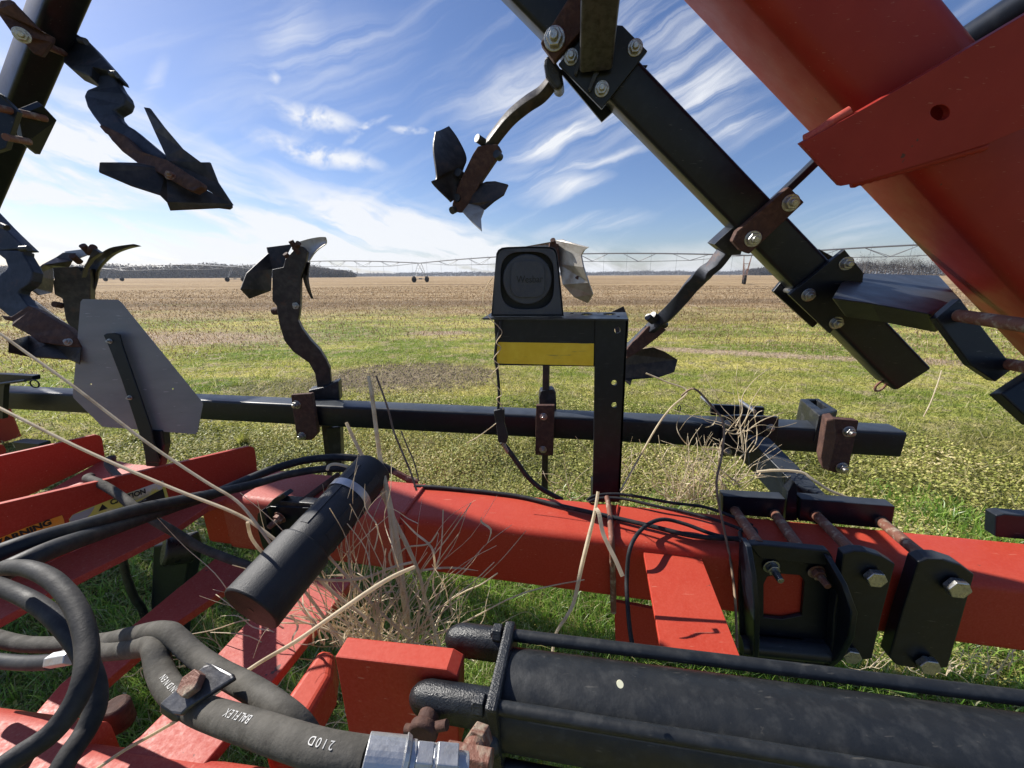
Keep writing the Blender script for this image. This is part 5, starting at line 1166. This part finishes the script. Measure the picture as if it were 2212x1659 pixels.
# ---- winter woods
TM = leafmat('bare_twigs', [(0, (.05, .046, .045)), (1, (.12, .10, .088)), (.5, (.08, .072, .066))], trans=.25, rough=.9, spec=.1)
def wood(name, px0, px1, D, Hh, n, depth, sz, top=.35, dens=None):
    z = D * cos(PITCH) + H0 * sin(PITCH); x0, x1 = (px0 - CX)/F*z, (px1 - CX)/F*z
    x = rng.uniform(x0, x1, n); y = D + rng.uniform(0, depth, n); hp = Hh * (1 - top + top * (.5 + .27*np.sin(x*.11*200/D) + .23*np.sin(x*.37*200/D+2) ) + rng.normal(0, .06, n) + .10*np.sin(x*.9*200/D)*np.sin(x*1.7*200/D+1))
    if dens: hp *= np.clip(np.interp(x, np.array([(p - CX)/F*z for p, _ in dens]), [v for _, v in dens]), 0, 2)
    h = hp * rng.random(n) ** .9; s_ = sz * rng.uniform(.5, 1.3, n)
    a = rng.normal(0, 1, (n, 3)); a /= np.linalg.norm(a, axis=1)[:, None]; b = rng.normal(0, 1, (n, 3)); b /= np.linalg.norm(b, axis=1)[:, None]
    c = np.stack([x, y, h], 1); V = np.stack([c, c + a*s_[:, None], c + a*s_[:, None]*.5 + b*s_[:, None]*.6], 1).reshape(-1, 3); i = np.arange(n)*3
    o = nmesh(name, V, None, np.stack([i, i+1, i+2], 1), TM, np.repeat(rng.random(n), 3)); return tag(o, kind='stuff')
wood('far_woods', -350, 745, 460, 14.5, 100000, 40, 2.0, dens=[(-350, 1.), (150, 1.05), (400, 1.1), (640, 1.0), (745, .45)])
wood('far_woods', 700, 1660, 1400, 14, 40000, 60, 3.6, dens=[(700, .9), (960, .95), (1000, 1.3), (1100, 1), (1660, 1.1)])
wood('far_woods', 1640, 1880, 620, 15, 30000, 40, 2.2, dens=[(1640, .7), (1750, 1.0), (1880, 1.5)])
wood('far_woods', 1870, 2500, 300, 9.5, 30000, 26, .9)
def bare_tree(loc, h, sc):
    t = thing('bare_tree', loc); g = [tubeg([loc, loc + Vector((.1*sc, 0, h*.3)), loc + Vector((0, 0, h*.55))], [.22*sc, .17*sc, .09*sc], 6, 3)]; tips = []
    for k in range(11):
        a = random.uniform(0, 2*pi); z0 = h * random.uniform(.2, .5); b0 = loc + ZU*z0; l = h * random.uniform(.25, .45)
        e = b0 + Vector((cos(a)*l*.55, sin(a)*l*.55, l)); g.append(tubeg([b0, b0.lerp(e, .5) + Vector((cos(a), sin(a), 0))*.3, e], [.08*sc, .05*sc, .02*sc], 5, 2)); tips.append((b0, e))
    mk('trunk', *join(g), 'wood', t)
    n = 900; pts = []
    for k in range(n):
        b0, e = random.choice(tips); p = b0.lerp(e, random.uniform(.4, 1.15)) + Vector((random.gauss(0, 1), random.gauss(0, 1), random.gauss(0, .9))) * h * .07
        d = (p - (loc + ZU*h*.3)).normalized(); d = (d + Vector((random.gauss(0, .5), random.gauss(0, .5), random.gauss(0, .5)))).normalized() * random.uniform(.5, 1.2); s = d.orthogonal().normalized()*.11; pts += [tuple(p - s), tuple(p + s), tuple(p + d)]
    i = np.arange(n)*3; o = nmesh('crown', np.array(pts), None, np.stack([i, i+1, i+2], 1), TM, np.repeat(rng.random(n), 3)); o.parent = t; o.location = -Vector(loc)
    return t
ORD = 'leftmost second third fourth fifth sixth seventh eighth ninth tenth eleventh twelfth rightmost'.split()
for k in range(13):
    px = 1862 + k*16 + random.uniform(-3, 3); D = random.uniform(285, 300); z = D*cos(PITCH) + H0*sin(PITCH)
    t = bare_tree(Vector(((px - CX)/F*z, D, 0)), random.uniform(11.5, 16.5), 1.4)
    tag(t, ORD[k] + (' ' if k in (0, 12) else ' from left ') + 'bare tree of the row beyond the field, above the wing arm', 'tree', 'bare trees at the right field edge')

# ---- thin winter haze over the fields
hm = bpy.data.materials.new('haze_air'); hm.use_nodes = True; nt = hm.node_tree; nt.nodes.clear()
pv = nt.nodes.new('ShaderNodeVolumePrincipled'); pv.inputs['Color'].default_value = (.80, .88, 1, 1); pv.inputs['Density'].default_value = .00018; pv.inputs['Anisotropy'].default_value = .2
ou = nt.nodes.new('ShaderNodeOutputMaterial'); nt.links.new(pv.outputs[0], ou.inputs['Volume'])
V_, F_ = boxg(Vector((0, 3270, 9.5)), Vector((5100, 0, 0)), Vector((0, 3340, 0)), Vector((0, 0, 11)))
me = bpy.data.meshes.new('haze'); me.from_pydata([tuple(v) for v in V_], [], F_); me.materials.append(hm)
ho = bpy.data.objects.new('haze', me); SC.collection.objects.link(ho); ho['kind'] = 'stuff'
